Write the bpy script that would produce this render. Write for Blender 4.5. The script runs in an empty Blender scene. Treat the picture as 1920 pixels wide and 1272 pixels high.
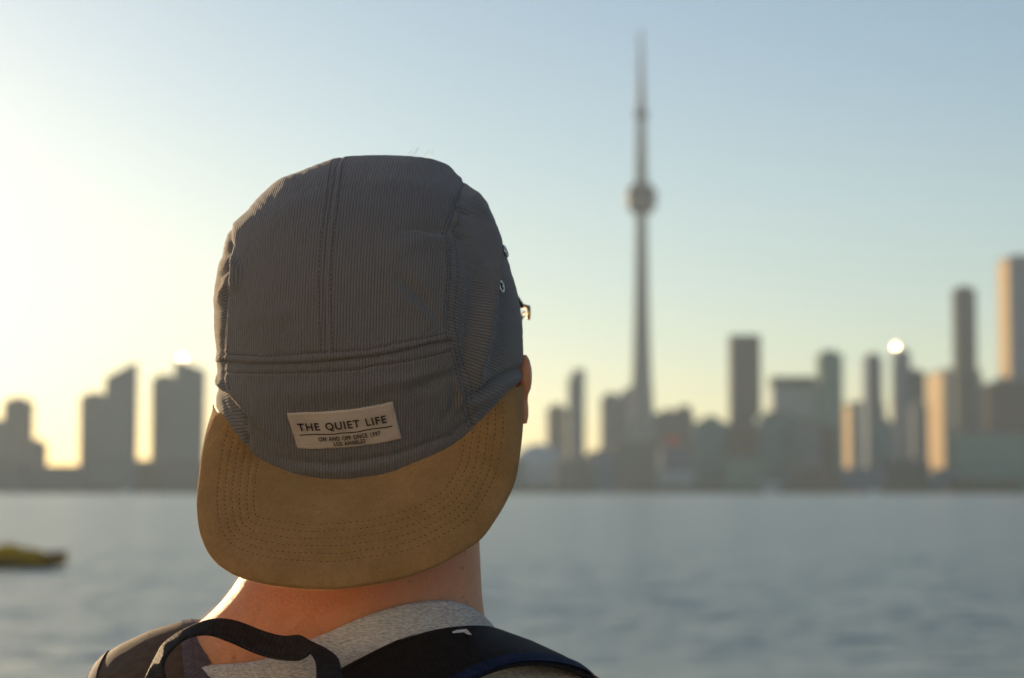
import bpy, math, random
import numpy as np
from mathutils import Vector

# ------------------------------------------------------------------ camera, sky, sun, exposure
SC = bpy.context.scene
COL = SC.collection
R = math.radians
F = 4000.0                                   # focal length in photograph pixels (1920 wide)
HORIZON = 922.5                              # photograph row of the level horizon
PITCH = math.atan((HORIZON - 636) / F)
CP, SP = math.cos(PITCH), math.sin(PITCH)
CAMZ = 1.60
WATER_Z = -0.45

cam_data = bpy.data.cameras.new('camera')
cam = bpy.data.objects.new('camera', cam_data)
COL.objects.link(cam)
cam.location = (0, 0, CAMZ)
cam.rotation_euler = (math.pi / 2 + PITCH, 0, 0)
cam_data.sensor_width = 36
cam_data.lens = F * 36 / 1920
cam_data.clip_start = 0.05
cam_data.clip_end = 20000
cam_data.dof.use_dof = True
cam_data.dof.focus_distance = 1.195
cam_data.dof.aperture_fstop = 8.7
SC.camera = cam

SUN_AZ, SUN_EL = R(-27), R(9)
TO_SUN = Vector((math.sin(SUN_AZ) * math.cos(SUN_EL), math.cos(SUN_AZ) * math.cos(SUN_EL), math.sin(SUN_EL)))
world = bpy.data.worlds.new('World')
SC.world = world
world.use_nodes = True
wn, wl = world.node_tree.nodes, world.node_tree.links
bg = wn['Background']
sky = wn.new('ShaderNodeTexSky')
sky.sky_type = 'NISHITA'
sky.sun_disc = False
sky.sun_elevation = SUN_EL
sky.sun_rotation = SUN_AZ
sky.altitude = 80
sky.air_density = 1.0
sky.dust_density = 0.42
sky.ozone_density = 2.3
wl.new(sky.outputs[0], bg.inputs[0])
bg.inputs[1].default_value = 0.060
sun_data = bpy.data.lights.new('sun', 'SUN')
sun_data.energy = 4.0
sun_data.angle = R(0.5)
sun_data.color = (1.0, 0.71, 0.41)
sun = bpy.data.objects.new('sun', sun_data)
COL.objects.link(sun)
sun.location = TO_SUN * 50
sun.rotation_euler = (-TO_SUN).to_track_quat('-Z', 'Y').to_euler()

SC.view_settings.view_transform = 'Standard'
SC.view_settings.look = 'None'
SC.view_settings.exposure = 1.02
SC.view_settings.gamma = 1.0
SC.render.engine = 'CYCLES'
SC.cycles.use_denoising = True
SC.cycles.max_bounces = 6
SC.cycles.volume_bounces = 1
SC.cycles.sample_clamp_indirect = 0

# ------------------------------------------------------------------ helpers
ORIGIN = {}
rng = np.random.default_rng(7)
random.seed(7)


def c2w(P):
    """camera-frame (right, depth, up) -> world"""
    P = np.asarray(P, float)
    out = np.empty_like(P)
    out[..., 0] = P[..., 0]
    out[..., 1] = P[..., 1] * CP - P[..., 2] * SP
    out[..., 2] = CAMZ + P[..., 1] * SP + P[..., 2] * CP
    return out


def px3(px, py, d):
    px, py, d = np.broadcast_arrays(np.asarray(px, float), np.asarray(py, float), np.asarray(d, float))
    return np.stack([(px - 960) / F * d, d, (636 - py) / F * d], -1)


def W(px, py, d):
    return c2w(px3(px, py, d))


def far(px, py, Y):
    """world point at world distance Y seen at a photograph pixel"""
    u = (636 - py) / F
    s = Y / (CP - u * SP)
    return np.array([s * (px - 960) / F, Y, CAMZ + s * (SP + u * CP)])


def tag(o, label=None, cat=None, group=None, kind=None):
    if label: o['label'] = label
    if cat: o['category'] = cat
    if group: o['group'] = group
    if kind: o['kind'] = kind
    return o


def empty(name, loc, label=None, cat=None, group=None):
    o = bpy.data.objects.new(name, None)
    COL.objects.link(o)
    o.location = loc
    ORIGIN[o.name] = np.array(loc, float)
    return tag(o, label, cat, group)


def mesh(name, V, faces, mat, parent=None, smooth=True, uv=None, uv2=None, attr=None):
    V = np.asarray(V, float)
    org = ORIGIN[parent.name] if parent is not None else np.zeros(3)
    me = bpy.data.meshes.new(name)
    V = V - org
    if isinstance(faces, np.ndarray):
        n, k = faces.shape
        me.vertices.add(len(V)); me.vertices.foreach_set('co', V.astype(np.float32).ravel())
        me.loops.add(n * k); me.loops.foreach_set('vertex_index', faces.astype(np.int32).ravel())
        me.polygons.add(n)
        me.polygons.foreach_set('loop_start', np.arange(0, n * k, k, dtype=np.int32))
        me.update(calc_edges=True)
    else:
        me.from_pydata(V.tolist(), [], faces)
    if uv is not None:
        idx = np.empty(len(me.loops), np.int32); me.loops.foreach_get('vertex_index', idx)
        l = me.uv_layers.new(name='uv'); l.data.foreach_set('uv', np.asarray(uv, np.float32)[idx].ravel())
    if smooth:
        me.polygons.foreach_set('use_smooth', np.ones(len(me.polygons), bool))
    me.validate()
    if mat: me.materials.append(mat)
    o = bpy.data.objects.new(name, me)
    COL.objects.link(o)
    if parent is not None: o.parent = parent
    ORIGIN[o.name] = org
    return o


def grid_faces(nr, nc, wrap=False):
    i = np.arange(nr - 1)[:, None]; j = np.arange(nc if wrap else nc - 1)[None, :]
    a = i * nc + j; b = i * nc + (j + 1) % nc
    return np.stack([a, b, b + nc, a + nc], -1).reshape(-1, 4)


class MB:
    """collects simple shapes, builds one mesh"""
    def __init__(s): s.v = []; s.f = []

    def add(s, V, Fc):
        n = len(s.v); s.v += [tuple(map(float, p)) for p in V]; s.f += [tuple(int(i) + n for i in f) for f in Fc]

    def box(s, x0, x1, y0, y1, z0, z1):
        V = [(x, y, z) for z in (z0, z1) for y in (y0, y1) for x in (x0, x1)]
        s.add(V, [(0, 2, 3, 1), (4, 5, 7, 6), (0, 1, 5, 4), (2, 6, 7, 3), (0, 4, 6, 2), (1, 3, 7, 5)])

    def prism(s, poly, z0, z1):
        n = len(poly)
        z1s = z1 if hasattr(z1, '__len__') else [z1] * n
        V = [(p[0], p[1], z0) for p in poly] + [(p[0], p[1], z1s[i]) for i, p in enumerate(poly)]
        s.add(V, [tuple(range(n))[::-1], tuple(range(n, 2 * n))] + [(i, (i + 1) % n, n + (i + 1) % n, n + i) for i in range(n)])

    def tube(s, pts, r, n=8):
        pts = [Vector(p) for p in pts]
        rs = r if hasattr(r, '__len__') else [r] * len(pts)
        V = []
        for i, p in enumerate(pts):
            t = (pts[min(i + 1, len(pts) - 1)] - pts[max(i - 1, 0)]).normalized()
            a = t.orthogonal().normalized() if i == 0 else (a - t * a.dot(t)).normalized()
            b = t.cross(a)
            for k in range(n):
                an = 2 * math.pi * k / n
                V.append(p + (a * math.cos(an) + b * math.sin(an)) * rs[i])
        Fc = [(i * n + k, i * n + (k + 1) % n, (i + 1) * n + (k + 1) % n, (i + 1) * n + k) for i in range(len(pts) - 1) for k in range(n)]
        Fc += [tuple(range(n))[::-1], tuple((len(pts) - 1) * n + k for k in range(n))]
        s.add(V, Fc)

    def lathe(s, prof, cx, cy, n=32):
        V = []
        for r, z in prof:
            for k in range(n):
                a = 2 * math.pi * k / n
                V.append((cx + r * math.cos(a), cy + r * math.sin(a), z))
        m = len(prof)
        Fc = [(i * n + k, i * n + (k + 1) % n, (i + 1) * n + (k + 1) % n, (i + 1) * n + k) for i in range(m - 1) for k in range(n)]
        Fc += [tuple(range(n))[::-1], tuple((m - 1) * n + k for k in range(n))]
        s.add(V, Fc)

    def build(s, name, mat, parent=None, smooth=False):
        return mesh(name, np.array(s.v), s.f, mat, parent, smooth)


def pchip(xk, yk):
    xk = np.asarray(xk, float); yk = np.asarray(yk, float)
    h = np.diff(xk); dl = np.diff(yk) / h
    m = np.zeros(len(xk))
    m[0] = dl[0]; m[-1] = dl[-1]
    for i in range(1, len(xk) - 1):
        if dl[i - 1] * dl[i] > 0:
            w1 = 2 * h[i] + h[i - 1]; w2 = h[i] + 2 * h[i - 1]
            m[i] = (w1 + w2) / (w1 / dl[i - 1] + w2 / dl[i])

    def f(x):
        x = np.clip(np.asarray(x, float), xk[0], xk[-1])
        i = np.clip(np.searchsorted(xk, x, 'right') - 1, 0, len(xk) - 2)
        t = (x - xk[i]) / h[i]
        return ((2 * t**3 - 3 * t**2 + 1) * yk[i] + (t**3 - 2 * t**2 + t) * h[i] * m[i]
                + (-2 * t**3 + 3 * t**2) * yk[i + 1] + (t**3 - t**2) * h[i] * m[i + 1])
    return f


def resample(pts, n, smooth=True):
    """evenly spaced points along a polyline of any dimension (smoothed)"""
    P = np.asarray(pts, float)
    s = np.r_[0, np.cumsum(np.linalg.norm(np.diff(P[:, :2], axis=0), axis=1))]
    u = np.linspace(0, s[-1], n)
    if smooth:
        m = np.zeros_like(P)
        m[1:-1] = (P[2:] - P[:-2]) / (s[2:] - s[:-2])[:, None]
        m[0] = (P[1] - P[0]) / (s[1] - s[0]); m[-1] = (P[-1] - P[-2]) / (s[-1] - s[-2])
        i = np.clip(np.searchsorted(s, u, 'right') - 1, 0, len(s) - 2)
        h = (s[i + 1] - s[i])[:, None]; t = ((u - s[i]) / h[:, 0])[:, None]
        return ((2 * t**3 - 3 * t**2 + 1) * P[i] + (t**3 - 2 * t**2 + t) * h * m[i]
                + (-2 * t**3 + 3 * t**2) * P[i + 1] + (t**3 - t**2) * h * m[i + 1])
    return np.stack([np.interp(u, s, P[:, k]) for k in range(P.shape[1])], -1)


def pdist(x, y, pts):
    """distance, signed side (+ = right of travel) and position along a polyline"""
    P = np.asarray(pts, float)
    best = np.full(x.shape, 1e9); side = np.zeros(x.shape); pos = np.zeros(x.shape)
    for k in range(len(P) - 1):
        a, b = P[k], P[k + 1]
        d = b - a; L = d @ d
        t = np.clip(((x - a[0]) * d[0] + (y - a[1]) * d[1]) / L, 0, 1)
        ex = x - (a[0] + t * d[0]); ey = y - (a[1] + t * d[1])
        q = np.hypot(ex, ey)
        m = q < best
        best = np.where(m, q, best)
        side = np.where(m, np.sign(d[0] * ey - d[1] * ex), side)
        pos = np.where(m, (k + t) / (len(P) - 1), pos)
    return best, side, pos


# ---- materials
def M(name, col, rough=0.6, metal=0.0, spec=0.5, **kw):
    m = bpy.data.materials.new(name); m.use_nodes = True
    b = m.node_tree.nodes['Principled BSDF']
    b.inputs['Base Color'].default_value = (*col, 1)
    b.inputs['Roughness'].default_value = rough
    b.inputs['Metallic'].default_value = metal
    b.inputs['Specular IOR Level'].default_value = spec
    for k, v in kw.items():
        b.inputs[k.replace('_', ' ')].default_value = v
    return m


class N:
    """tiny node-graph writer"""
    def __init__(s, m):
        s.m = m; s.t = m.node_tree; s.b = s.t.nodes['Principled BSDF']

    def n(s, typ, **kw):
        o = s.t.nodes.new(typ)
        for k, v in kw.items(): setattr(o, k, v)
        return o

    def val(s, sock, v):
        if hasattr(v, 'is_linked') or hasattr(v, 'links'): s.t.links.new(v, sock)
        else: sock.default_value = v

    def math(s, op, a, b=0.0, c=0.0, clamp=False):
        o = s.n('ShaderNodeMath', operation=op); o.use_clamp = clamp
        for i, v in enumerate((a, b, c)): s.val(o.inputs[i], v)
        return o.outputs[0]

    def noise(s, vec, scale, detail=3.0, rough=0.5, dist=0.0):
        o = s.n('ShaderNodeTexNoise')
        s.t.links.new(vec, o.inputs['Vector'])
        o.inputs['Scale'].default_value = scale; o.inputs['Detail'].default_value = detail
        o.inputs['Roughness'].default_value = rough; o.inputs['Distortion'].default_value = dist
        return o.outputs['Fac']

    def coord(s, kind='Object'):
        return s.n('ShaderNodeTexCoord').outputs[kind]

    def map(s, vec, scale=(1, 1, 1), rot=(0, 0, 0)):
        o = s.n('ShaderNodeMapping'); s.t.links.new(vec, o.inputs[0])
        o.inputs['Scale'].default_value = scale; o.inputs['Rotation'].default_value = rot
        return o.outputs[0]

    def sep(s, vec):
        o = s.n('ShaderNodeSeparateXYZ'); s.t.links.new(vec, o.inputs[0]); return o.outputs

    def comb(s, x, y, z):
        o = s.n('ShaderNodeCombineXYZ')
        for i, v in enumerate((x, y, z)): s.val(o.inputs[i], v)
        return o.outputs[0]

    def mix(s, fac, a, b):
        o = s.n('ShaderNodeMix', data_type='RGBA')
        s.val(o.inputs[0], fac)
        for i, v in ((6, a), (7, b)):
            s.val(o.inputs[i], (*v, 1) if isinstance(v, tuple) and len(v) == 3 else v)
        return o.outputs[2]

    def ramp(s, fac, a, b):
        o = s.n('ShaderNodeMapRange'); s.t.links.new(fac, o.inputs[0])
        o.inputs[1].default_value = a; o.inputs[2].default_value = b
        return o.outputs[0]

    def bump(s, h, dist, strength=1.0):
        o = s.n('ShaderNodeBump'); s.t.links.new(h, o.inputs['Height'])
        o.inputs['Distance'].default_value = dist; o.inputs['Strength'].default_value = strength
        s.t.links.new(o.outputs[0], s.b.inputs['Normal'])

    def base(s, sock): s.t.links.new(sock, s.b.inputs['Base Color'])


def cord_mat():
    """fine corduroy: ribs run along v of the uv map (metres)"""
    m = M('corduroy', (0.1, 0.1, 0.1), 0.9, spec=0.2, Sheen_Weight=0.25, Sheen_Roughness=0.5)
    g = N(m)
    uv = g.coord('UV'); s = g.sep(uv)
    wob = g.math('MULTIPLY', g.math('SUBTRACT', g.noise(uv, 90, 2), 0.5), 0.0007)
    u = g.math('ADD', s[0], wob)
    rib = g.math('ABSOLUTE', g.math('SINE', g.math('MULTIPLY', u, math.pi / 0.00168)))
    rib = g.math('POWER', rib, 0.6)
    thr = g.noise(g.map(uv, (900, 1500, 1)), 1.0, 2)
    blot = g.noise(uv, 45, 4, 0.6)
    h = g.math('ADD', rib, g.math('MULTIPLY', thr, 0.35))
    c = g.mix(g.ramp(rib, 0.15, 0.8), (0.062, 0.065, 0.073), (0.185, 0.190, 0.207))
    c = g.mix(g.math('MULTIPLY', g.ramp(thr, 0.35, 0.75), 0.45), c, (0.07, 0.06, 0.056))
    c = g.mix(g.math('MULTIPLY', g.ramp(blot, 0.35, 0.75), 0.3), c, (0.18, 0.172, 0.175))
    g.base(c); g.bump(h, 0.00042, 1.0)
    return m


def suede_mat():
    m = M('suede', (0.13, 0.08, 0.04), 0.95, spec=0.15, Sheen_Weight=0.5, Sheen_Roughness=0.4)
    m.node_tree.nodes['Principled BSDF'].inputs['Sheen Tint'].default_value = (1.0, 0.75, 0.45, 1)
    g = N(m); co = g.coord()
    big = g.noise(co, 34, 5, 0.65); fine = g.noise(co, 1100, 4, 0.75); mid = g.noise(g.map(co, (300, 300, 220)), 1, 4, 0.65)
    c = g.mix(g.ramp(big, 0.3, 0.7), (0.30, 0.165, 0.058), (0.46, 0.265, 0.105))
    c = g.mix(g.math('MULTIPLY', g.ramp(mid, 0.35, 0.7), 0.5), c, (0.23, 0.13, 0.05))
    c = g.mix(g.math('MULTIPLY', g.ramp(fine, 0.45, 0.62), 0.55), c, (0.47, 0.28, 0.125))
    g.base(c)
    g.bump(g.math('ADD', fine, mid), 0.0009, 1.0)
    return m


def weave_mat(name, ca, cb, pitch=0.0013, rough=0.75, ang=0.0, bump=0.0004, rib=True):
    """webbing / twill: diagonal ribs in uv metres"""
    m = M(name, ca, rough, spec=0.12)
    g = N(m); uv = g.map(g.coord('UV'), (1, 1, 1), (0, 0, ang)); s = g.sep(uv)
    w = g.math('ABSOLUTE', g.math('SINE', g.math('MULTIPLY', s[0], math.pi / pitch)))
    w2 = g.math('ABSOLUTE', g.math('SINE', g.math('MULTIPLY', s[1], math.pi / (pitch * 1.7))))
    h = g.math('ADD', w, g.math('MULTIPLY', w2, 0.45))
    nz = g.noise(uv, 160, 3)
    g.base(g.mix(g.math('MULTIPLY', g.ramp(h, 0.3, 1.2), g.ramp(nz, 0.1, 0.8)), ca, cb))
    g.bump(h, bump, 0.8)
    return m


def heather_mat():
    m = M('heather_jersey', (0.3, 0.3, 0.32), 0.95, spec=0.15, Sheen_Weight=0.35)
    g = N(m); co = g.coord()
    st = g.noise(g.map(co, (380, 380, 3800), (0, 0.34, 0)), 1.0, 4, 0.65)
    st2 = g.noise(g.map(co, (190, 190, 1900), (0, 0.34, 0)), 1.0, 3, 0.6)
    kn = g.noise(co, 2200, 1)
    c = g.mix(g.ramp(st, 0.40, 0.60), (0.30, 0.29, 0.295), (0.68, 0.66, 0.655))
    c = g.mix(g.math('MULTIPLY', g.ramp(st2, 0.45, 0.62), 0.6), c, (0.76, 0.74, 0.735))
    g.base(c); g.bump(g.math('ADD', kn, st2), 0.0005, 0.6)
    return m


def skin_mat():
    m = M('skin', (0.50, 0.27, 0.19), 0.5, spec=0.35, Subsurface_Weight=0.8, Subsurface_Scale=0.022, Sheen_Weight=0.12)
    b = m.node_tree.nodes['Principled BSDF']
    b.inputs['Subsurface Radius'].default_value = (1.0, 0.32, 0.14)
    b.inputs['Sheen Tint'].default_value = (1, 0.85, 0.6, 1)
    g = N(m); co = g.coord()
    big = g.noise(co, 22, 4, 0.6); fine = g.noise(co, 900, 3, 0.6); frek = g.noise(co, 210, 2)
    c = g.mix(g.ramp(big, 0.3, 0.7), (0.70, 0.285, 0.150), (0.78, 0.36, 0.21))
    c = g.mix(g.math('MULTIPLY', g.ramp(fine, 0.45, 0.8), 0.35), c, (0.56, 0.20, 0.10))
    c = g.mix(g.math('MULTIPLY', g.ramp(frek, 0.70, 0.76), 0.7), c, (0.20, 0.085, 0.05))
    for px_, py_, dp, rd in ((866, 1066, 1.262, .0011), (868, 1120, 1.262, .0008), (447, 1229, 1.262, .0012), (690, 1120, 1.232, .0006)):
        vd = g.n('ShaderNodeVectorMath', operation='DISTANCE'); g.t.links.new(co, vd.inputs[0]); vd.inputs[1].default_value = tuple(W(px_, py_, dp) * np.array([1, 0, 1]))
        sc_ = g.n('ShaderNodeVectorMath', operation='MULTIPLY'); g.t.links.new(co, sc_.inputs[0]); sc_.inputs[1].default_value = (1, 0, 1); g.t.links.new(sc_.outputs[0], vd.inputs[0])
        c = g.mix(g.math('MULTIPLY', g.math('SUBTRACT', 1.0, g.math('SMOOTH_MIN', g.math('DIVIDE', vd.outputs['Value'], rd * 1.3), 1.0, 0.3), clamp=True), 0.6), c, (0.22, 0.085, 0.045))
    pore = g.noise(co, 420, 4, 0.7)
    g.base(c); g.bump(g.math('ADD', fine, g.math('MULTIPLY', pore, 1.5)), 0.0007, 0.6)
    return m


def fuzz_mat(name, col):
    m = bpy.data.materials.new(name); m.use_nodes = True
    t_ = m.node_tree; t_.nodes.remove(t_.nodes['Principled BSDF'])
    a = t_.nodes.new('ShaderNodeBsdfDiffuse'); b_ = t_.nodes.new('ShaderNodeBsdfTranslucent'); x = t_.nodes.new('ShaderNodeMixShader')
    a.inputs[0].default_value = (*col, 1); b_.inputs[0].default_value = (*col, 1); x.inputs[0].default_value = .6
    t_.links.new(a.outputs[0], x.inputs[1]); t_.links.new(b_.outputs[0], x.inputs[2]); t_.links.new(x.outputs[0], t_.nodes['Material Output'].inputs[0])
    return m


MAT = dict(
    cord=cord_mat(), suede=suede_mat(), heather=heather_mat(), skin=skin_mat(),
    thread=M('thread', (0.075, 0.064, 0.058), 0.8), brim_thread=M('brim_thread', (0.075, 0.042, 0.018), 0.85),
    label=None, ink=M('label_ink', (0.030, 0.022, 0.020), 0.8), cream=M('cream_thread', (0.50, 0.42, 0.34), 0.8),
    steel=M('nickel', (0.62, 0.62, 0.60), 0.28, 1.0), black=M('black_hole', (0.012, 0.012, 0.012), 0.9),
    gold=M('gold_metal', (0.85, 0.58, 0.24), 0.18, 1.0), acetate=M('dark_acetate', (0.02, 0.016, 0.014), 0.2),
    web=weave_mat('dark_webbing', (0.014, 0.011, 0.010), (0.062, 0.052, 0.047), 0.0016, 0.7),
    twill=weave_mat('brown_twill', (0.075, 0.055, 0.040), (0.19, 0.145, 0.105), 0.0011, 0.7, 0.7),
    blackcloth=weave_mat('black_twill', (0.009, 0.007, 0.006), (0.030, 0.026, 0.024), 0.0014, 0.65, 0.7),
    tape=weave_mat('grey_binding', (0.085, 0.078, 0.098), (0.23, 0.21, 0.25), 0.0016, 0.75, 0.9),
    navy=weave_mat('navy_binding', (0.008, 0.012, 0.035), (0.03, 0.045, 0.11), 0.0012, 0.7, 0.7),
    whiteprint=M('white_print', (0.75, 0.75, 0.76), 0.6),
    hair=M('hair', (0.10, 0.055, 0.028), 0.5), fuzz=fuzz_mat('fine_hair', (0.85, 0.62, 0.34)),
    denim=M('dark_trousers', (0.03, 0.035, 0.05), 0.9), shoe=M('shoe', (0.12, 0.11, 0.10), 0.8),
)
m = M('woven_label', (0.42, 0.34, 0.28), 0.85, spec=0.2, Sheen_Weight=0.2)
g = N(m); co = g.coord()
lw = g.noise(g.map(co, (1600, 1600, 2600)), 1, 2); lb = g.noise(co, 60, 4)
g.base(g.mix(g.math('MULTIPLY', g.ramp(lw, 0.3, 0.8), 0.5), g.mix(g.ramp(lb, 0.3, 0.7), (0.47, 0.41, 0.37), (0.57, 0.50, 0.45)), (0.36, 0.30, 0.26)))
g.bump(lw, 0.0003, 0.6)
MAT['label'] = m

# ------------------------------------------------------------------ setting: quay, water, far shore, haze
m = M('quay_paving', (0.11, 0.10, 0.085), 0.9)
g = N(m); co = g.coord()
g.base(g.mix(g.noise(co, 3, 6, 0.65), (0.16, 0.145, 0.12), (0.26, 0.235, 0.19))); g.bump(g.noise(co, 60, 4), 0.003, 0.5)
b = MB(); b.box(-70, 70, -75, 3.2, -2.0, 0.0)
tag(b.build('quay', m), kind='structure', label='dark paved quay on which the person stands')

m = M('lake_water', (0.28, 0.335, 0.295), 0.30, spec=0.5, IOR=1.33)
g = N(m); co = g.coord()
n1 = g.noise(g.map(co, (1.1, 1.6, 1)), 1.0, 4, 0.6)
n2 = g.noise(g.map(co, (0.10, 0.16, 1)), 1.0, 3, 0.5)
n3 = g.noise(g.map(co, (1.5, 2.4, 1)), 1.0, 3, 0.6)
h = g.math('ADD', g.math('MULTIPLY', n1, 0.55), g.math('ADD', g.math('MULTIPLY', n2, 1.1), g.math('MULTIPLY', n3, 0.32)))
g.bump(h, 0.30, 1.0)
# unseen block added behind the viewpoint to bounce warm sun onto the cap
bx0, bx1, by0, by1, bh = -19.0, 0.8, -15.0, -6.6, 5.8
t = empty('boathouse', ((bx0 + bx1) / 2, (by0 + by1) / 2, 0), 'cream boarded boathouse on the quay behind the viewpoint', 'building')
m2 = M('cream_boards', (0.74, 0.66, 0.53), 0.8)
g2 = N(m2); z2 = g2.sep(g2.coord())[2]
g2.bump(g2.math('FRACT', g2.math('DIVIDE', z2, 0.16)), 0.02, 0.6)
g2.base(g2.mix(g2.noise(g2.coord(), 2, 4), (0.76, 0.71, 0.62), (0.84, 0.79, 0.70)))
b = MB(); b.box(bx0, bx1, by0, by1, -.05, bh); b.build('wall', m2, t)  # pale face of the added block does the bouncing
b = MB(); ym = (by0 + by1) / 2; o_ = .5
b.add([(x, y, z) for x in (bx0 - o_, bx1 + o_) for y, z in ((by0 - o_, bh + .02), (by1 + o_, bh + .02), (ym, bh + 2.6))], [(0, 1, 2), (5, 4, 3), (0, 3, 4, 1), (1, 4, 5, 2), (2, 5, 3, 0)])
b.build('roof', M('slate', (0.10, 0.10, 0.11), 0.8), t)
for k, x in enumerate((-16.5, -12.5, -3.6, -1.4)):  # dressing on the added block: openings and fittings
    b = MB(); b.box(x, x + 1.2, by1, by1 + .05, 1.2, 2.7); w_ = b.build('window', M('window_frame', (0.55, 0.54, 0.50), 0.6), t)
    b = MB(); b.box(x + .1, x + 1.1, by1 + .052, by1 + .06, 1.3, 2.6); b.build('pane', M('window_glass', (0.03, 0.04, 0.05), 0.1), w_)
b = MB(); b.box(-7.6, -5.2, by1, by1 + .06, 0, 2.6); d_ = b.build('door', M('green_door', (0.08, 0.16, 0.12), 0.6), t)
b = MB(); b.tube([(-6.5, by1 + .06, 1.1), (-6.5, by1 + .12, 1.1), (-6.5, by1 + .12, 1.25)], .012, 6); b.build('handle', MAT['steel'], d_)

SHORE = 2260.0
NRW, NCW, KX = 820, 420, 0.62
wy = 24.0 * np.exp(np.linspace(0, 1, NRW) * math.log(2262.0 / 24.0)); wk = np.linspace(-KX, KX, NCW)
GX = wk[None, :] * wy[:, None]; GY = np.broadcast_to(wy[:, None], GX.shape)
GH = np.zeros(GX.shape); rw = np.random.default_rng(11)
for k in range(70):
    lam = 0.36 * (1.9 / 0.36) ** rw.random(); dr = rw.normal(1.15, 0.55); kk = 2 * math.pi / lam
    amp = 0.0032 * lam ** 0.85 * rw.uniform(.5, 1.2)
    res = np.clip(lam / (2.2 * np.maximum(wy * 0.0056, wy * 2 * KX / NCW)) - 1, 0, 1)[:, None]
    GH += amp * res * np.sin(kk * (GX * math.cos(dr) + GY * math.sin(dr)) + rw.random() * 6.28)
GH = np.where(GH > 0, GH * 1.15, GH * .9)
GH *= np.clip((KX - np.abs(wk)) / .05, 0, 1)[None, :] * np.clip((wy - 24) / 3, 0, 1)[:, None] * np.clip((2262 - wy) / 300, 0, 1)[:, None]
V = np.stack([GX, GY, WATER_Z + GH], -1).reshape(-1, 3); n0 = len(V)
V = np.vstack([V, [[-4000, -60, WATER_Z], [4000, -60, WATER_Z], [4000, 24, WATER_Z], [-4000, 24, WATER_Z], [-KX * 24, 24, WATER_Z], [KX * 24, 24, WATER_Z],
                   [-KX * 2262, 2262, WATER_Z], [KX * 2262, 2262, WATER_Z], [-4000, 2262, WATER_Z], [4000, 2262, WATER_Z]]])
q = np.array([[0, 1, 2, 3], [3, 4, 6, 8], [5, 2, 9, 7]]) + n0
tag(mesh('water', V, np.concatenate([grid_faces(NRW, NCW), q]), m), kind='structure', label='grey rippled lake water')


m = M('shore_ground', (0.10, 0.11, 0.08), 0.95)
g = N(m); g.base(g.mix(g.noise(g.coord(), 0.02, 4), (0.06, 0.08, 0.04), (0.16, 0.15, 0.12)))
b = MB(); b.box(-4000, 4000, SHORE, 4500, -2.2, 1.1)
tag(b.build('far_shore', m), kind='structure', label='low far shore under the city')

m = bpy.data.materials.new('haze'); m.use_nodes = True
nt = m.node_tree; nt.nodes.remove(nt.nodes['Principled BSDF'])
pv = nt.nodes.new('ShaderNodeVolumePrincipled')
pv.inputs['Color'].default_value = (0.66, 0.83, 1.0, 1)
pv.inputs['Density'].default_value = 0.00007
pv.inputs['Anisotropy'].default_value = 0.28
nt.links.new(pv.outputs[0], nt.nodes['Material Output'].inputs['Volume'])
b = MB(); b.box(-4050, 4050, -80, 4550, -3.4, 600)
tag(b.build('haze', m), kind='stuff', label='thin evening haze over the lake')


# ------------------------------------------------------------------ skyline
def bmat(name, wall, glass, floor=3.6, bay=4.5, gl=0.5, rough=0.8, wr=0.9):
    m = M(name, wall, wr, spec=0.06)
    g = N(m); co = g.coord(); s = g.sep(co)
    fz = g.math('FRACT', g.math('DIVIDE', s[2], floor)); wz = g.math('LESS_THAN', fz, gl + 0.12)
    sx = g.math('ADD', s[0], s[1])
    fx = g.math('FRACT', g.math('DIVIDE', sx, bay)); wx_ = g.math('LESS_THAN', fx, gl + 0.22)
    w = g.math('MULTIPLY', wz, wx_)
    cell = g.n('ShaderNodeTexWhiteNoise'); cell.noise_dimensions = '2D'
    g.t.links.new(g.comb(g.math('FLOOR', g.math('DIVIDE', sx, bay)), g.math('FLOOR', g.math('DIVIDE', s[2], floor)), 0.0), cell.inputs['Vector'])
    gcol = g.mix(g.math('MULTIPLY', cell.outputs['Value'], 0.6), glass, tuple(min(1, c * 1.8 + 0.02) for c in glass))
    g.base(g.mix(w, wall, gcol))
    g.t.links.new(g.math('ADD', g.math('MULTIPLY', w, rough - wr), wr), g.b.inputs['Roughness'])
    return m


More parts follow.
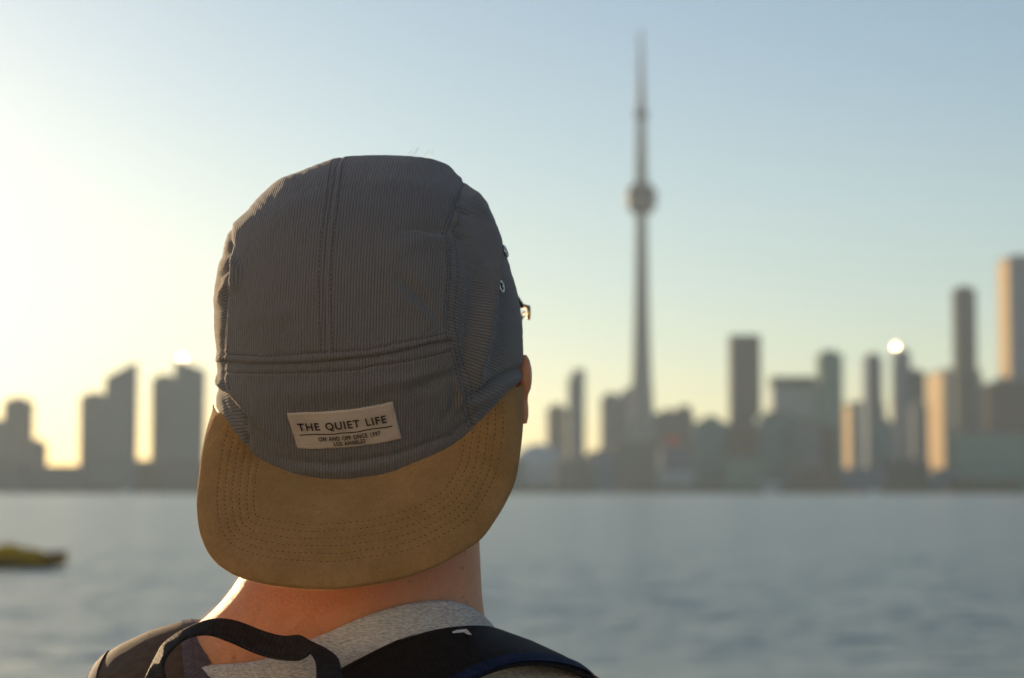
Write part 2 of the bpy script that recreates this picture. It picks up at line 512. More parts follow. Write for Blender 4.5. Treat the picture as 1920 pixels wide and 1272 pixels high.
BM = dict(
    grey=bmat('grey_facade', (0.24, 0.26, 0.265), (0.05, 0.065, 0.075)),
    warm=bmat('warm_facade', (0.24, 0.22, 0.20), (0.06, 0.055, 0.05)),
    teal=bmat('teal_glass', (0.14, 0.25, 0.25), (0.07, 0.15, 0.16), gl=0.7),
    dark=bmat('dark_glass', (0.06, 0.075, 0.075), (0.03, 0.045, 0.048), gl=0.7),
    blue=bmat('blue_glass', (0.16, 0.22, 0.28), (0.08, 0.12, 0.17), gl=0.75),
    brown=bmat('brown_brick', (0.13, 0.09, 0.07), (0.04, 0.035, 0.03), gl=0.4),
    pale=bmat('pale_concrete', (0.55, 0.60, 0.63), (0.10, 0.11, 0.12), gl=0.4),
    green=bmat('green_glass', (0.20, 0.33, 0.28), (0.10, 0.19, 0.16), gl=0.65),
    tan=bmat('tan_stone', (0.64, 0.46, 0.22), (0.42, 0.29, 0.12), gl=0.3, wr=0.85, rough=0.7),  # golden tone puts the sunlight on left faces into the colour
    roof=M('roof_plant', (0.12, 0.12, 0.12), 0.9),
    concrete=M('tower_concrete', (0.33, 0.31, 0.28), 0.85),
    podglass=M('pod_glass', (0.05, 0.06, 0.065), 0.6), podwhite=M('pod_white', (0.16, 0.16, 0.165), 0.6),
    mast=M('mast_steel', (0.32, 0.32, 0.33), 0.6),
    mirror=M('mirror_glass', (0.95, 0.93, 0.88), 0.28, 1.0),
    red=M('red_sign', (0.65, 0.04, 0.03), 0.6), white=M('boat_white', (0.80, 0.80, 0.80), 0.5),
)
BASE = 1.08


def footprint(x0, x1, Y, left=0, yaw=0, depth=34, row=850):
    c = x0 + left
    C = far(c, row, Y); m1 = (x1 - 960) / F / CP * 1.0; m0 = (x0 - 960) / F
    k = C[0] / ((c - 960) / F) / Y if abs(c - 960) > 1 else 1.0
    m1 = (x1 - 960) / F * k; m0 = m0 * k
    th = R(yaw); e1 = np.array([math.cos(th), math.sin(th)]); e2 = np.array([-math.sin(th), math.cos(th)])
    Wd = (m1 * Y - C[0]) / (e1[0] - m1 * e1[1])
    if left: depth = min(120, (C[0] - m0 * Y) / (math.sin(th) + m0 * math.cos(th)))
    return C[:2], e1, e2, Wd, depth


def building(x0, x1, ytop, Y, mat, label, left=0, yaw=0, depth=34, leftmat=None, tops=None, plant=True, group='towers of the city skyline', name='tower_block'):
    C, e1, e2, Wd, dp = footprint(x0, x1, Y, left, yaw, depth, ytop * .65 + 916 * .35)
    mid = C + e1 * Wd / 2 + e2 * dp / 2
    t = empty(name, (mid[0], mid[1], BASE), label, 'building', group)
    poly = [C, C + e1 * Wd, C + e1 * Wd + e2 * dp, C + e2 * dp]
    zt = far((x0 + x1) / 2, ytop, Y)[2]
    if tops:                                             # sloped roof: heights of left and right ends
        zl, zr = far(x0, tops[0], Y)[2], far(x1, tops[1], Y)[2]
        zs = [zl, zr, zr, zl]
    else: zs = zt
    b = MB(); b.prism(poly, BASE, zs); b.build('shaft', BM[mat], t)
    # floor ledges give the shaft relief
    b = MB(); n = max(2, int((zt - BASE) / 22))
    for k in range(1, n + 1):
        z = BASE + (min(np.min(zs), zt) - BASE) * k / (n + 0.35)
        q = [C - (e1 + e2) * .35, C + e1 * (Wd + .35) - e2 * .35, C + e1 * (Wd + .35) + e2 * (dp + .35), C - e1 * .35 + e2 * (dp + .35)]
        b.prism(q, z, z + 0.9)
    tag(b.build('ledge', BM[mat], t), kind='stuff')
    if plant and not tops:
        q = [C + e1 * Wd * .22 + e2 * dp * .2, C + e1 * Wd * .78 + e2 * dp * .2, C + e1 * Wd * .78 + e2 * dp * .8, C + e1 * Wd * .22 + e2 * dp * .8]
        b = MB(); b.prism(q, zt - 0.2, zt + 4.5); b.build('roof_plant', BM['roof'], t)
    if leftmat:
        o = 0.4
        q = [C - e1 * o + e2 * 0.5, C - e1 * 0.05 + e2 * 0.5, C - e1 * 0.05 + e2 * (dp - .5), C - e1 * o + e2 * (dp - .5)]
        b = MB(); b.prism(q, BASE + 8, zt - 3); b.build('side_facade', BM[leftmat], t)  # overlay on the left face, coloured as if sunlit
    return t, C, e1, e2, Wd, dp, zt


def glint(t, px, py, Y, w=2.4, hgt=2.4):
    """slightly domed pane of mirror glass that throws the low sun towards the quay"""
    P = far(px, py, Y)
    to_cam = (Vector((0, 0, CAMZ)) - Vector(P)).normalized()
    n = (TO_SUN + to_cam).normalized()
    a = Vector((0, 0, 1)).cross(n).normalized(); c = n.cross(a)
    k = 9; V = []
    for i in range(k):
        for j in range(k):
            u = (i / (k - 1) - .5) * w; v = (j / (k - 1) - .5) * hgt
            V.append(Vector(P) + a * u + c * v - n * ((u * u + v * v) / 2 / 160))
    mesh('glass_pane', np.array([list(q) for q in V]), grid_faces(k, k), BM['mirror'], t)
    bk = MB()
    q0 = Vector(P) - n * 0.6
    bk.add([q0 + a * sx * w * .55 + c * sy * hgt * .55 - n * d for d in (0, 1.2) for sx, sy in ((-1, -1), (1, -1), (1, 1), (-1, 1))],
           [(0, 1, 2, 3), (7, 6, 5, 4), (0, 4, 5, 1), (1, 5, 6, 2), (2, 6, 7, 3), (3, 7, 4, 0)])
    bk.build('pane_frame', BM['roof'], t)


# far left group
building(5, 52, 751, 2700, 'warm', 'flat-topped hazy tower at the far left edge of the skyline')
building(-40, 7, 792, 2760, 'grey', 'lower block cut by the left edge of the photograph')
building(50, 77, 830, 2500, 'warm', 'small low block joined to the right of the leftmost tower')
building(149, 196, 742, 2620, 'grey', 'flat tower left beside the tower with the stepped sloping roof')
building(196, 249, 690, 2560, 'grey', 'tall tower with sloping roof, left of the pair with the sun glint', tops=(708, 680))
building(283, 326, 708, 2640, 'grey', 'flat-topped tower left beside the tower with the left sun glint')
t, *_ = building(326, 378, 680, 2560, 'grey', 'tall tower beside the cap with a sun glint at its top', tops=(672, 692))
glint(t, 342, 672, 2556)
# right group
building(1026, 1064, 764, 2700, 'warm', 'broad low tower left beside the slim stepped tower near the ear')
t, C, e1, e2, Wd, dp, zt = building(1066, 1097, 706, 2560, 'grey', 'slim stepped tower between the ear and the spire tower', plant=False)
b = MB(); q = [C + e1 * Wd * .3, C + e1 * Wd, C + e1 * Wd + e2 * dp, C + e1 * Wd * .3 + e2 * dp]; b.prism(q, zt - .1, far(1080, 692, 2560)[2]); b.build('upper_step', BM['grey'], t)
building(1128, 1166, 743, 2650, 'grey', 'wide grey block left of the foot of the spire tower')
building(1164, 1196, 728, 2720, 'blue', 'bluish block with sloping roof behind the foot of the spire tower', tops=(736, 716))
building(1226, 1302, 774, 2680, 'warm', 'wide low block right of the spire tower with a roof hut')
t, C, e1, e2, Wd, dp, zt = building(1276, 1296, 760, 2700, 'grey', 'narrow block rising behind the wide low block right of the spire', plant=False)
building(1302, 1368, 792, 2420, 'teal', 'teal glass block with raised centre left of the dark slab tower')
building(1371, 1427, 628, 2640, 'dark', 'tall dark slab tower standing alone right of the spire tower', plant=False)
building(1372, 1422, 800, 2400, 'brown', 'brown block below the tall dark slab tower')
building(1424, 1492, 778, 2400, 'teal', 'teal block in front of the pale wide tower with dark top band')
t, C, e1, e2, Wd, dp, zt = building(1450, 1536, 722, 2660, 'pale', 'pale wide tower with a dark band along its top', plant=False)
b = MB(); q = [C - (e1 + e2) * 1, C + e1 * (Wd + 1) - e2, C + e1 * (Wd + 1) + e2 * (dp + 1), C - e1 + e2 * (dp + 1)]; b.prism(q, zt - 2, far(1490, 706, 2660)[2]); b.build('top_band', BM['dark'], t)
building(1537, 1581, 663, 2600, 'green', 'dark green glass tower right of the pale wide tower')
building(1520, 1566, 800, 2440, 'brown', 'brown brick block at the foot of the dark green tower')
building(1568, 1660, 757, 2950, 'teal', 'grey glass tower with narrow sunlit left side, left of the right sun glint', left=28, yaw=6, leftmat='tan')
building(1626, 1655, 668, 2700, 'blue', 'slim blue-grey tower just left of the right sun glint')
t, *_ = building(1682, 1708, 652, 2640, 'blue', 'slim tower carrying the right-hand sun glint', tops=(650, 660))
glint(t, 1679, 650, 2634)
building(1704, 1736, 698, 2660, 'dark', 'dark block joined to the right of the tower with the right sun glint')
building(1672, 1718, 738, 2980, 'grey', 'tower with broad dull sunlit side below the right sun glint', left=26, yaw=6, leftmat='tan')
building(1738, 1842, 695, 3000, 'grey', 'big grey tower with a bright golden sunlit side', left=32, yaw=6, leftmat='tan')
building(1786, 1832, 542, 2740, 'dark', 'tall dark tower behind the tower with the golden side', left=8, yaw=6)
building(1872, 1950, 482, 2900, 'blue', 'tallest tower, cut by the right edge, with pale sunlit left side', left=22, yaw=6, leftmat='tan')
building(1852, 1950, 718, 2480, 'brown', 'broad brownish block below the tallest tower at the right edge')
building(1796, 1960, 815, 2330, 'green', 'wide low green glass building near the water at the right edge', depth=50, name='low_building')
building(1098, 1130, 852, 2420, 'dark', 'small dark block filling the gap left of the foot of the spire tower')
building(1196, 1230, 790, 2750, 'grey', 'grey block hidden behind the foot of the spire tower')
building(1488, 1540, 792, 2380, 'grey', 'grey mid-rise in front of the pale wide tower, beside the brown block')
building(1640, 1676, 790, 2390, 'teal', 'teal mid-rise between the narrow sunlit side and the dull sunlit side')
building(1716, 1740, 760, 2385, 'grey', 'narrow grey mid-rise just left of the golden sunlit side')
building(1326, 1346, 780, 2425, 'teal', 'raised stair tower in the middle of the teal block', plant=False)
# low waterfront blocks
LOW = [(-30, 40, 868, 'warm'), (40, 150, 872, 'warm'), (150, 258, 868, 'grey'), (252, 283, 862, 'brown'), (282, 400, 870, 'warm'), (400, 520, 872, 'grey'), (520, 700, 868, 'warm'), (700, 860, 872, 'grey'), (860, 985, 866, 'grey'),
       (1044, 1130, 862, 'warm'), (1112, 1150, 850, 'blue'), (1150, 1232, 828, 'warm'), (1232, 1300, 882, 'pale'), (1240, 1290, 842, 'blue'), (1366, 1430, 862, 'green'), (1428, 1466, 902, 'pale'), (1500, 1570, 880, 'brown'),
       (1566, 1660, 878, 'blue'), (1655, 1745, 868, 'dark'), (1690, 1745, 884, 'pale'), (1745, 1800, 886, 'blue')]
words = ['in the far left corner', 'under the gap right of the leftmost tower', 'below the tower with sloping roof', 'brown, in the gap left of the left glint tower', 'below the tower with the left sun glint',
         'just hidden behind the left of the cap', 'hidden behind the cap label', 'hidden behind the middle of the cap', 'hidden behind the right of the cap brim', 'at the foot of the slim stepped tower',
         'dark blue, under the gap left of the spire tower', 'at the foot of the spire tower', 'white, low, right of the spire foot', 'carrying the red sign right of the spire', 'greenish, below the dark slab tower',
         'very low and pale, below the pale wide tower', 'brown, below the dark green tower', 'bluish, below the tower with narrow sunlit side', 'dark, below the right sun glint',
         'pale, at the water left of the golden side', 'bluish, under the tower with golden side']
for k, (x0, x1, yt, mt) in enumerate(LOW):
    tt = building(x0, x1, yt, 2290 + 9 * (k % 5), mt, 'low waterfront block ' + words[k], depth=22, plant=(k % 2 == 0), group='low blocks along the far waterfront', name='waterfront_block')
    if k == 13:
        s0 = far(1262, 826, 2285)
        b = MB(); b.box(s0[0] - 7, s0[0] + 7, s0[1] - 1.5, s0[1] - .4, s0[2] - 5, s0[2] + 5); b.build('sign_board', BM['red'], tt[0])
# stadium dome by the ear
P = far(1010, 916, 2520)
t = empty('stadium', (P[0], P[1], BASE), 'pale domed stadium beside the brim under the ear', 'stadium')
zd = far(1010, 832, 2520)[2]
b = MB(); b.lathe([(34, BASE), (34, BASE + 22), (33, BASE + 24)], P[0], P[1], 40); b.build('wall', BM['pale'], t, True)
b = MB(); b.lathe([(34.5 * math.cos(a), BASE + 24 + (zd - BASE - 24) * math.sin(a)) for a in np.linspace(0, 1.5, 10)], P[0], P[1], 40); b.build('dome', BM['pale'], t, True)

# the spire tower
TY = 2560.0
P = far(1205, 916, TY); cx, cy = P[0], P[1]
t = empty('spire_tower', (cx, cy, BASE), 'very tall concrete spire tower with round pod and long mast', 'tower')
Z = lambda py: far(1205, py, TY)[2]
lv = [(918, 33, 9), (860, 24, 7.5), (800, 17, 6.5), (700, 12.5, 6), (560, 9.5, 5.2), (440, 7.6, 4.6), (372, 6.6, 4.2)]
V = []; n = 9
for py, rr, th_ in lv:
    for k in range(3):
        a = R(-158 + 120 * k)
        d = np.array([math.cos(a), math.sin(a)]); p = np.array([-d[1], d[0]])
        hw = th_ * .42
        for q in (d * rr - p * hw * .6, d * rr + p * hw * .6, (d * .5 + p * .866) * th_ * .75):
            V.append((cx + q[0], cy + q[1], max(BASE, Z(py))))
mesh('shaft', np.array(V), grid_faces(len(lv), n, True), BM['concrete'], t, smooth=False)
b = MB(); b.lathe([(7, Z(404)), (13, Z(398)), (17.5, Z(390)), (18.5, Z(380)), (18, Z(372))], cx, cy, 40); b.build('pod_base', BM['podwhite'], t, True)
b = MB(); b.lathe([(18.2, Z(372.2)), (19, Z(366)), (18, Z(358)), (15, Z(352))], cx, cy, 40); b.build('pod_windows', BM['podglass'], t, True)
b = MB(); b.lathe([(15.2, Z(352.2)), (13, Z(348)), (9, Z(342)), (6.9, Z(334))], cx, cy, 40); b.build('pod_roof', BM['concrete'], t, True)
b = MB(); b.lathe([(7.0, Z(334.2)), (6.4, Z(280)), (5.6, Z(224))], cx, cy, 24); b.build('upper_shaft', BM['concrete'], t, True)
b = MB(); b.lathe([(5.6, Z(224.2)), (8.2, Z(220)), (8.4, Z(212)), (5.6, Z(206))], cx, cy, 24); b.build('sky_pod', BM['podglass'], t, True)
b = MB(); b.lathe([(5.2, Z(206.2)), (4.8, Z(160)), (3.8, Z(159)), (3.5, Z(118)), (2.8, Z(117)), (2.6, Z(82)), (2.0, Z(81)), (1.6, Z(56))], cx, cy, 16); b.build('mast', BM['mast'], t, True)


# shoreline trees (a far belt that reads as one mass)
def tree_belt(spans, label, seed):
    r = np.random.default_rng(seed); V = []; Fc = []
    for x0, x1, hgt in spans:
        for px in np.arange(x0, x1, 5.0):
            P = far(px + r.normal(0, 2), 916, SHORE + r.uniform(5, 22)); hh = hgt * r.uniform(.6, 1.15)
            k = 70
            d = r.normal(size=(k, 3)); d /= np.linalg.norm(d, axis=1)[:, None]
            c = np.array([P[0], P[1], BASE + hh * .58]) + d * np.array([hh * .42, hh * .42, hh * .48]) * r.uniform(.35, 1.05, (k, 1))
            s = hh * .13
            for q in c:
                tri = q + r.normal(0, s, (3, 3)); n0 = len(V); V += tri.tolist(); Fc.append((n0, n0 + 1, n0 + 2))
            n0 = len(V)
            V += [[P[0] - .2, P[1], BASE - .1], [P[0] + .2, P[1], BASE - .1], [P[0], P[1], BASE + hh * .7]]; Fc.append((n0, n0 + 1, n0 + 2))
    mt = M('leaves', (0.045, 0.065, 0.025), 0.8)
    gg = N(mt); gg.base(gg.mix(gg.noise(gg.coord(), 0.3, 3), (0.03, 0.05, 0.02), (0.09, 0.10, 0.035)))
    tag(mesh('shore_trees', np.array(V), Fc, mt, smooth=False), label, 'trees', kind='stuff')


tree_belt([(150, 225, 7), (255, 300, 7), (0, 140, 4), (300, 400, 5)], 'belt of far trees at the waterline left of the cap', 3)
tree_belt([(985, 1130, 6), (1190, 1350, 8), (1350, 1500, 5), (1500, 1600, 7), (1650, 1760, 7), (1780, 1920, 13)], 'belt of far trees at the waterline right of the cap', 4)


def hull(L, Bm, H, sheer=0.35, n=24, bow=1.6):
    """open boat hull along +x: rings of half-sections (outer then inner)"""
    rows = []
    for i in range(n):
        t = i / (n - 1); x = -L / 2 + L * t
        wv = Bm / 2 * (1 - max(0, (t - .45) / .55) ** bow) * (0.82 + .18 * min(1, t / .2)) + .01
        top = H * (1 + sheer * max(0, t - .3) ** 2 * 2)
        keel = -H * .35 + H * .9 * max(0, (t - .75) / .25) ** 2
        sec = [(x, -wv, top), (x, -wv * .93, top * .45), (x, -wv * .6, keel * .6), (x, 0, keel), (x, wv * .6, keel * .6), (x, wv * .93, top * .45), (x, wv, top),
               (x, wv * .9, top), (x, wv * .82, top * .5), (x, 0, top * .32), (x, -wv * .82, top * .5), (x, -wv * .9, top)]
        rows.append(sec)
    V = np.array(rows).reshape(-1, 3); Fc = [tuple(f) for f in grid_faces(n, 12, True)]
    Fc += [tuple(range(12))[::-1], tuple((n - 1) * 12 + k for k in range(12))]
    return V, Fc


# yellow boat at the left
BY = (CAMZ - WATER_Z) / ((1064 - HORIZON) / F)
P = far(-10, 1064, BY)
yellow = M('yellow_hull', (0.62, 0.42, 0.02), 0.4)
g = N(yellow); g.base(g.mix(g.ramp(g.noise(g.coord(), 6, 4), .3, .7), (0.98, 0.44, 0.0), (0.98, 0.50, 0.0)))
t = empty('rowing_boat', (P[0], P[1], WATER_Z), 'low yellow boat with pointed dark bow at the left edge of the water', 'boat')
V, Fc = hull(3.9, 1.15, 0.30, .45)
V = V + np.array([P[0], P[1], WATER_Z])
dk = M('dark_hull', (0.42, 0.22, 0.06), 0.5)
mesh('hull', V, Fc, dk, t)['label'] = 'dark brown hull'
for sgn in (-1, 1):
    b = MB(); b.tube([(p[0], p[1], p[2] + .01) for p in V.reshape(24, 12, 3)[:, 0 if sgn < 0 else 6]], .028, 6)
    b.build('gunwale', dk, t, True)
CVx = np.linspace(-1.9, 1.38, 40); rows_ = []
for x in CVx:
    hh = .36 + .06 * math.sin(x * 2.3 + .6) + .05 * math.sin(x * 5.1); hh *= min(1, (1.42 - x) / .35) ** .5 * .65 + .35
    wv = .53 * (1 - max(0, (x + .2) / 2.2) ** 1.8)
    rows_.append([(P[0] + x, P[1] + wv * 1.02 * math.cos(a), WATER_Z + .20 + hh * max(0, math.sin(a)) ** .7) for a in np.linspace(math.pi, 0, 15)])
Vc = np.array(rows_).reshape(-1, 3)
mesh('cover', Vc, [tuple(f) for f in grid_faces(40, 15)] + [tuple(range(15)), tuple(39 * 15 + k for k in range(15))[::-1]], yellow, t)['label'] = 'yellow boat cover'
b = MB(); x0 = P[0] + 1.40
b.prism([(x0, P[1] - .30), (x0 + .50, P[1] - .02), (x0 + .50, P[1] + .02), (x0, P[1] + .30)], WATER_Z + .33, WATER_Z + .40); b.build('fore_deck', dk, t)
# small far boats
for px, py, L, mt, lab in ((236, 920, 12, 'white', 'small white motor boat near the far shore left of the cap'), (1640, 918, 14, 'white', 'white motor boat near the far shore below the right glint'),
                           (1776, 919, 12, 'red', 'red boat near the far shore below the golden tower side'), (1602, 919, 9, 'red', 'small red boat near the far shore under the narrow sunlit side'), (1444, 919, 16, 'white', 'white ferry near the far shore below the pale wide tower')):
    P = far(px, 916, 2200 - (px % 7) * 6)
    t = empty('motor_boat', (P[0], P[1], WATER_Z), lab, 'boat', 'boats along the far shore')
    V, Fc = hull(L, L * .3, L * .13); mesh('hull', V + np.array([P[0], P[1], WATER_Z]), Fc, BM[mt], t)
    b = MB(); zc = WATER_Z + L * .12
    b.prism([(P[0] - L * .3, P[1] - L * .1), (P[0] + L * .1, P[1] - L * .1), (P[0] + L * .1, P[1] + L * .1), (P[0] - L * .3, P[1] + L * .1)], zc, [zc + L * .17, zc + L * .13, zc + L * .13, zc + L * .17]); b.build('cabin', BM['white'], t)
    b = MB(); b.box(P[0] - L * .26, P[0] + L * .06, P[1] - L * .104, P[1] - L * .1005, zc + L * .05, zc + L * .10); b.build('cabin_window', BM['podglass'], t)

# ------------------------------------------------------------------ the cap
CAP_ORG = W(690, 700, 1.30)
cap = empty('cap', CAP_ORG, 'grey corduroy cap with brown suede brim worn backwards', 'cap')
D0 = 1.30
YTOP = 286.5
Lk = np.array([(287, 712), (289, 693), (293, 642), (308, 594), (324, 556), (331, 541), (337, 523), (349, 506), (371, 486), (391, 470.6), (411, 450), (430, 433), (456, 423), (491, 413), (522, 404.7), (542, 402), (582, 400.6), (608, 401.5), (658, 406), (690, 408), (716, 409), (751, 404), (790, 408), (850, 420), (900, 432), (960, 450)])
Rk = np.array([(287, 730), (290.6, 775), (296.4, 821), (306.5, 841), (322, 856), (338, 871), (359, 896), (374, 911), (418, 926), (456, 941.5), (491, 954), (527, 964), (564, 973), (595, 978), (633, 981), (676, 982), (706, 980), (760, 974), (850, 958), (900, 945), (960, 925)])
sq = lambda y: np.sqrt(np.maximum(np.asarray(y, float) - YTOP, 0))


def smooth_outline(T):
    sd = np.linspace(0, sq(960.0), 300); f_ = pchip(np.r_[0, sq(T[:, 0])], np.r_[722, T[:, 1]])(sd)
    k_ = np.exp(-(np.arange(-14, 15) / 6.0) ** 2); k_ /= k_.sum()
    odd = np.r_[2 * f_[0] - f_[14:0:-1], f_, 2 * f_[-1] - f_[-2:-16:-1]]
    g_ = np.convolve(odd, k_, 'valid'); w_ = np.clip(sd / 3.0, 0, 1)
    f_ = f_ * (1 - w_) + g_ * w_
    return np.stack([YTOP + sd[4::4] ** 2, f_[4::4]], -1)


Lk, Rk = smooth_outline(Lk), smooth_outline(Rk)
Lc, Rc = Lk.copy(), Rk.copy()
near_f = pchip([286, 292, 305, 330, 365, 410, 470, 540, 620, 700, 800, 900, 960], [1.318, 1.298, 1.278, 1.254, 1.229, 1.208, 1.192, 1.184, 1.185, 1.193, 1.210, 1.230, 1.243])
far_f = pchip([286, 292, 305, 330, 365, 410, 470, 540, 620, 700, 800, 960], [1.320, 1.345, 1.362, 1.380, 1.396, 1.407, 1.414, 1.416, 1.414, 1.408, 1.402, 1.395])
NEXP = 2.25


def section(rp):
    fl = pchip(np.r_[0, sq(Lc[:, 0])], np.r_[722, Lc[:, 1]]); fr = pchip(np.r_[0, sq(Rc[:, 0])], np.r_[722, Rc[:, 1]])
    s = sq(rp)
    xl = (fl(s) - 960) / F * D0; xr = (fr(s) - 960) / F * D0
    yn, yf = near_f(rp), far_f(rp)
    return (xl + xr) / 2, (xr - xl) / 2, (yn + yf) / 2, (yf - yn) / 2


def spow(v, e): return np.sign(v) * np.abs(v) ** e


def crown_pt(rp, phi):
    xc, w, yc, d = section(rp)
    X = xc + w * spow(np.cos(phi), 2 / NEXP)
    D = yc - d * spow(np.sin(phi), 2 / NEXP)
    return np.stack([X, D, (636 - rp) / F * D0 + 0 * X], -1)


# fit the silhouette rows to the traced outline (perspective correction)
ph = np.linspace(0, 2 * np.pi, 361)
for it in range(3):
    for tr, cur, fn in ((Lk, Lc, np.min), (Rk, Rc, np.max)):
        rp = tr[:, 0]
        P = crown_pt(rp[:, None], ph[None, :])
        pxv = fn(P[..., 0] / P[..., 1], axis=1) * F + 960
        cur[:, 1] += tr[:, 1] - pxv
    Lc[0, 1] = min(Lc[0, 1], 721); Rc[0, 1] = max(Rc[0, 1], 723)


def crown_inv(px, py):
    """point of the near crown surface seen at a pixel -> (rp, phi)"""
    px = np.asarray(px, float); py = np.asarray(py, float)
    D = np.full(px.shape, 1.2)
    for _ in range(40):
        X = (px - 960) / F * D; Zc = (636 - py) / F * D
        rp = 636 - Zc * F / D0
        xc, w, yc, d = section(rp)
        u = np.clip((X - xc) / w, -0.9995, 0.9995)
        Dn = yc - d * (1 - np.abs(u) ** NEXP) ** (1 / NEXP)
        D = D * .4 + Dn * .6
    phi = np.arccos(np.clip(spow(u, NEXP / 2), -1, 1))
    return rp, phi


SEAM = np.array([(979, 712), (966.7, 721), (941.5, 746), (914, 776), (881, 809), (851, 834), (813, 854), (775.5, 869), (743, 883), (720, 890), (680, 897), (646, 900), (605, 899), (564, 892), (536, 884), (507, 872), (482, 859), (465.7, 842), (445.5, 818), (425.4, 789), (410, 769), (402.5, 757)])
seam = resample(SEAM, 160)
s_rp, s_phi = crown_inv(seam[:, 0], seam[:, 1])
o = np.argsort(s_phi)
seam_rp = s_rp[o]; seam_ph = s_phi[o]

# displacement (metres along the normal) drawn as folds and seams over the near side
CS = [(648, 289), (640, 297), (631.6, 308), (621.5, 391), (614, 446), (610, 509), (610, 582), (612, 620), (613, 660)]
RB = [(872, 330), (868.5, 342), (861, 366), (851, 398), (840, 433.5), (844, 461), (846, 496), (845, 521), (842, 559), (839.6, 590), (839.6, 605), (843, 628), (851, 653), (861, 683), (868.5, 711), (872, 741), (874, 761), (881, 784), (888, 803)]
LB = [(433, 425), (433, 431), (430, 466), (431, 500), (428, 540), (422, 582), (419, 645), (420, 696), (432, 735), (452, 765), (462, 779), (464, 845)]
PK = [(419, 678), (460.6, 683), (536, 684), (594, 681), (680, 672.5), (700, 670.6), (750, 660.6), (800.6, 648), (831, 641.7), (843, 640)]
PK_UP = [(421, 664), (511, 668), (586, 662), (680, 657), (700, 654), (775, 638), (832, 627)]
PK_LO = [(423, 698), (536, 700), (611, 698), (680, 692), (700, 687), (775, 676), (845, 659)]


def disp(px, py):
    h = np.zeros(px.shape)
    G = lambda d, s: np.exp(-(d / s) ** 2)
    d, sd, _ = pdist(px, py, CS)
    h += -0.0007 * G(d, 2.6) + 0.00015 * G(d - 9, 6)
    h += 0.0006 * G(d, 34)
    d, sd, p = pdist(px, py, RB)                        # side = + on the camera-left side of downward travel?
    h += -0.0009 * G(d, 2.8) + 0.00025 * G(d - 9, 6) - 0.0007 * G(d, 26) * (sd < 0)
    d, sd, _ = pdist(px, py, LB)
    h += -0.0009 * G(d, 3.0) + 0.0003 * G(d - 8, 5)
    d, sd, _ = pdist(px, py, PK)
    h += -0.0019 * G(d, 3.2) + np.where(py < np.interp(px, [p_[0] for p_ in PK], [p_[1] for p_ in PK]), 0.0009, 0.0002) * G(d - 9, 8)
    for ln in (PK_UP, PK_LO):
        d, _, _ = pdist(px, py, ln); h += -0.0007 * G(d, 2.6) + 0.0003 * G(d - 6, 4)
    # long folds: (points, amplitude mm, width px)
    for pts, a, s in (
        ([(890, 372), (912, 410), (926, 452), (930, 490), (922, 545), (913, 600), (909, 653), (896, 691), (899, 722)], 2.6, 11),
        ([(868, 430), (880, 480), (890, 540), (886, 600), (878, 650), (872, 700)], -2.2, 15),
        ([(945, 520), (944, 580), (936, 640), (922, 690)], -1.6, 13),
        ([(886, 748), (905, 733), (922, 720), (943, 704), (978, 690)], -2.4, 6.5),
        ([(880, 762), (905, 748), (940, 722), (978, 705)], 1.5, 8),
        ([(838, 437), (812, 430), (786, 424), (750, 428)], -1.7, 9),
        ([(838, 456), (800, 452), (765, 462), (735, 478)], 1.5, 13),
        ([(735, 515), (760, 528), (790, 556), (806, 586)], -1.3, 12),
        ([(812, 600), (776, 575), (745, 555)], 0.9, 11),
        ([(852, 385), (868, 398), (884, 404)], -1.2, 5), ([(846, 425), (862, 440), (880, 446)], -1.2, 6), ([(848, 408), (866, 420)], 0.9, 5),
        ([(470, 600), (520, 585), (580, 590)], 0.8, 15), ([(450, 505), (500, 520), (560, 515)], -0.6, 20), ([(520, 400), (560, 380), (600, 372)], 0.7, 18),
        ([(680, 350), (740, 340), (810, 350)], 0.7, 18), ([(660, 430), (700, 445), (740, 440)], -0.5, 18),
        ([(500, 745), (580, 735), (680, 728), (790, 705)], 0.9, 22), ([(770, 735), (820, 715), (858, 700)], -1.2, 12), ([(700, 720), (760, 712), (830, 690)], 0.7, 10),
        ([(828, 790), (842, 775), (852, 745), (846, 725)], -0.9, 6), ([(858, 765), (866, 748), (866, 730)], 1.0, 5),
        ([(438, 487), (444, 505), (440, 540)], 2.2, 8), ([(420, 480), (428, 470), (433, 455)], -1.5, 6), ([(412, 520), (424, 505), (432, 495)], -1.6, 6), ([(408, 570), (418, 545), (428, 530)], 1.0, 6),
        ([(425, 755), (432, 765), (437, 778)], 0.5, 4.5), ([(412, 735), (430, 770), (450, 800)], -0.4, 6), ([(455, 800), (462, 820), (470, 840)], -1.0, 4),
        ([(560, 880), (640, 885), (740, 868)], 0.8, 10), ([(500, 850), (560, 868), (640, 872), (740, 855), (850, 815), (930, 745)], -0.8, 6),
    ):
        d, sd, p = pdist(px, py, pts)
        h += 1.8 * a * 1e-3 * G(d, s) * np.sin(np.pi * np.clip(p * .9 + .05, 0, 1)) ** .5
    # overhanging fold at the lower left: panel above stands proud of the band below
    fold = [(404, 700), (411, 716), (425, 731), (441, 743), (458, 761), (486, 796), (516, 822), (545, 838)]
    d, sd, p = pdist(px, py, fold)
    up = (sd < 0)
    amp = 0.0034 * (1 - p ** 4) * np.clip(p * 5, 0, 1)
    h += np.where(up, amp * np.exp(-(d / 40)), amp * np.exp(-(d / 2.2)))
    h += -0.0012 * (~up) * G(d - 8, 9) * (1 - p)
    # faint cloth unevenness
    h += 0.00028 * (np.sin(px * .071 + 1.3 * np.sin(py * .043)) * np.sin(py * .057 + 1.1 * np.sin(px * .037)))
    h += 0.00016 * np.sin(px * .19 + 2 * np.sin(py * .09)) * np.sin(py * .16 + 1.7 * np.sin(px * .11))
    return h


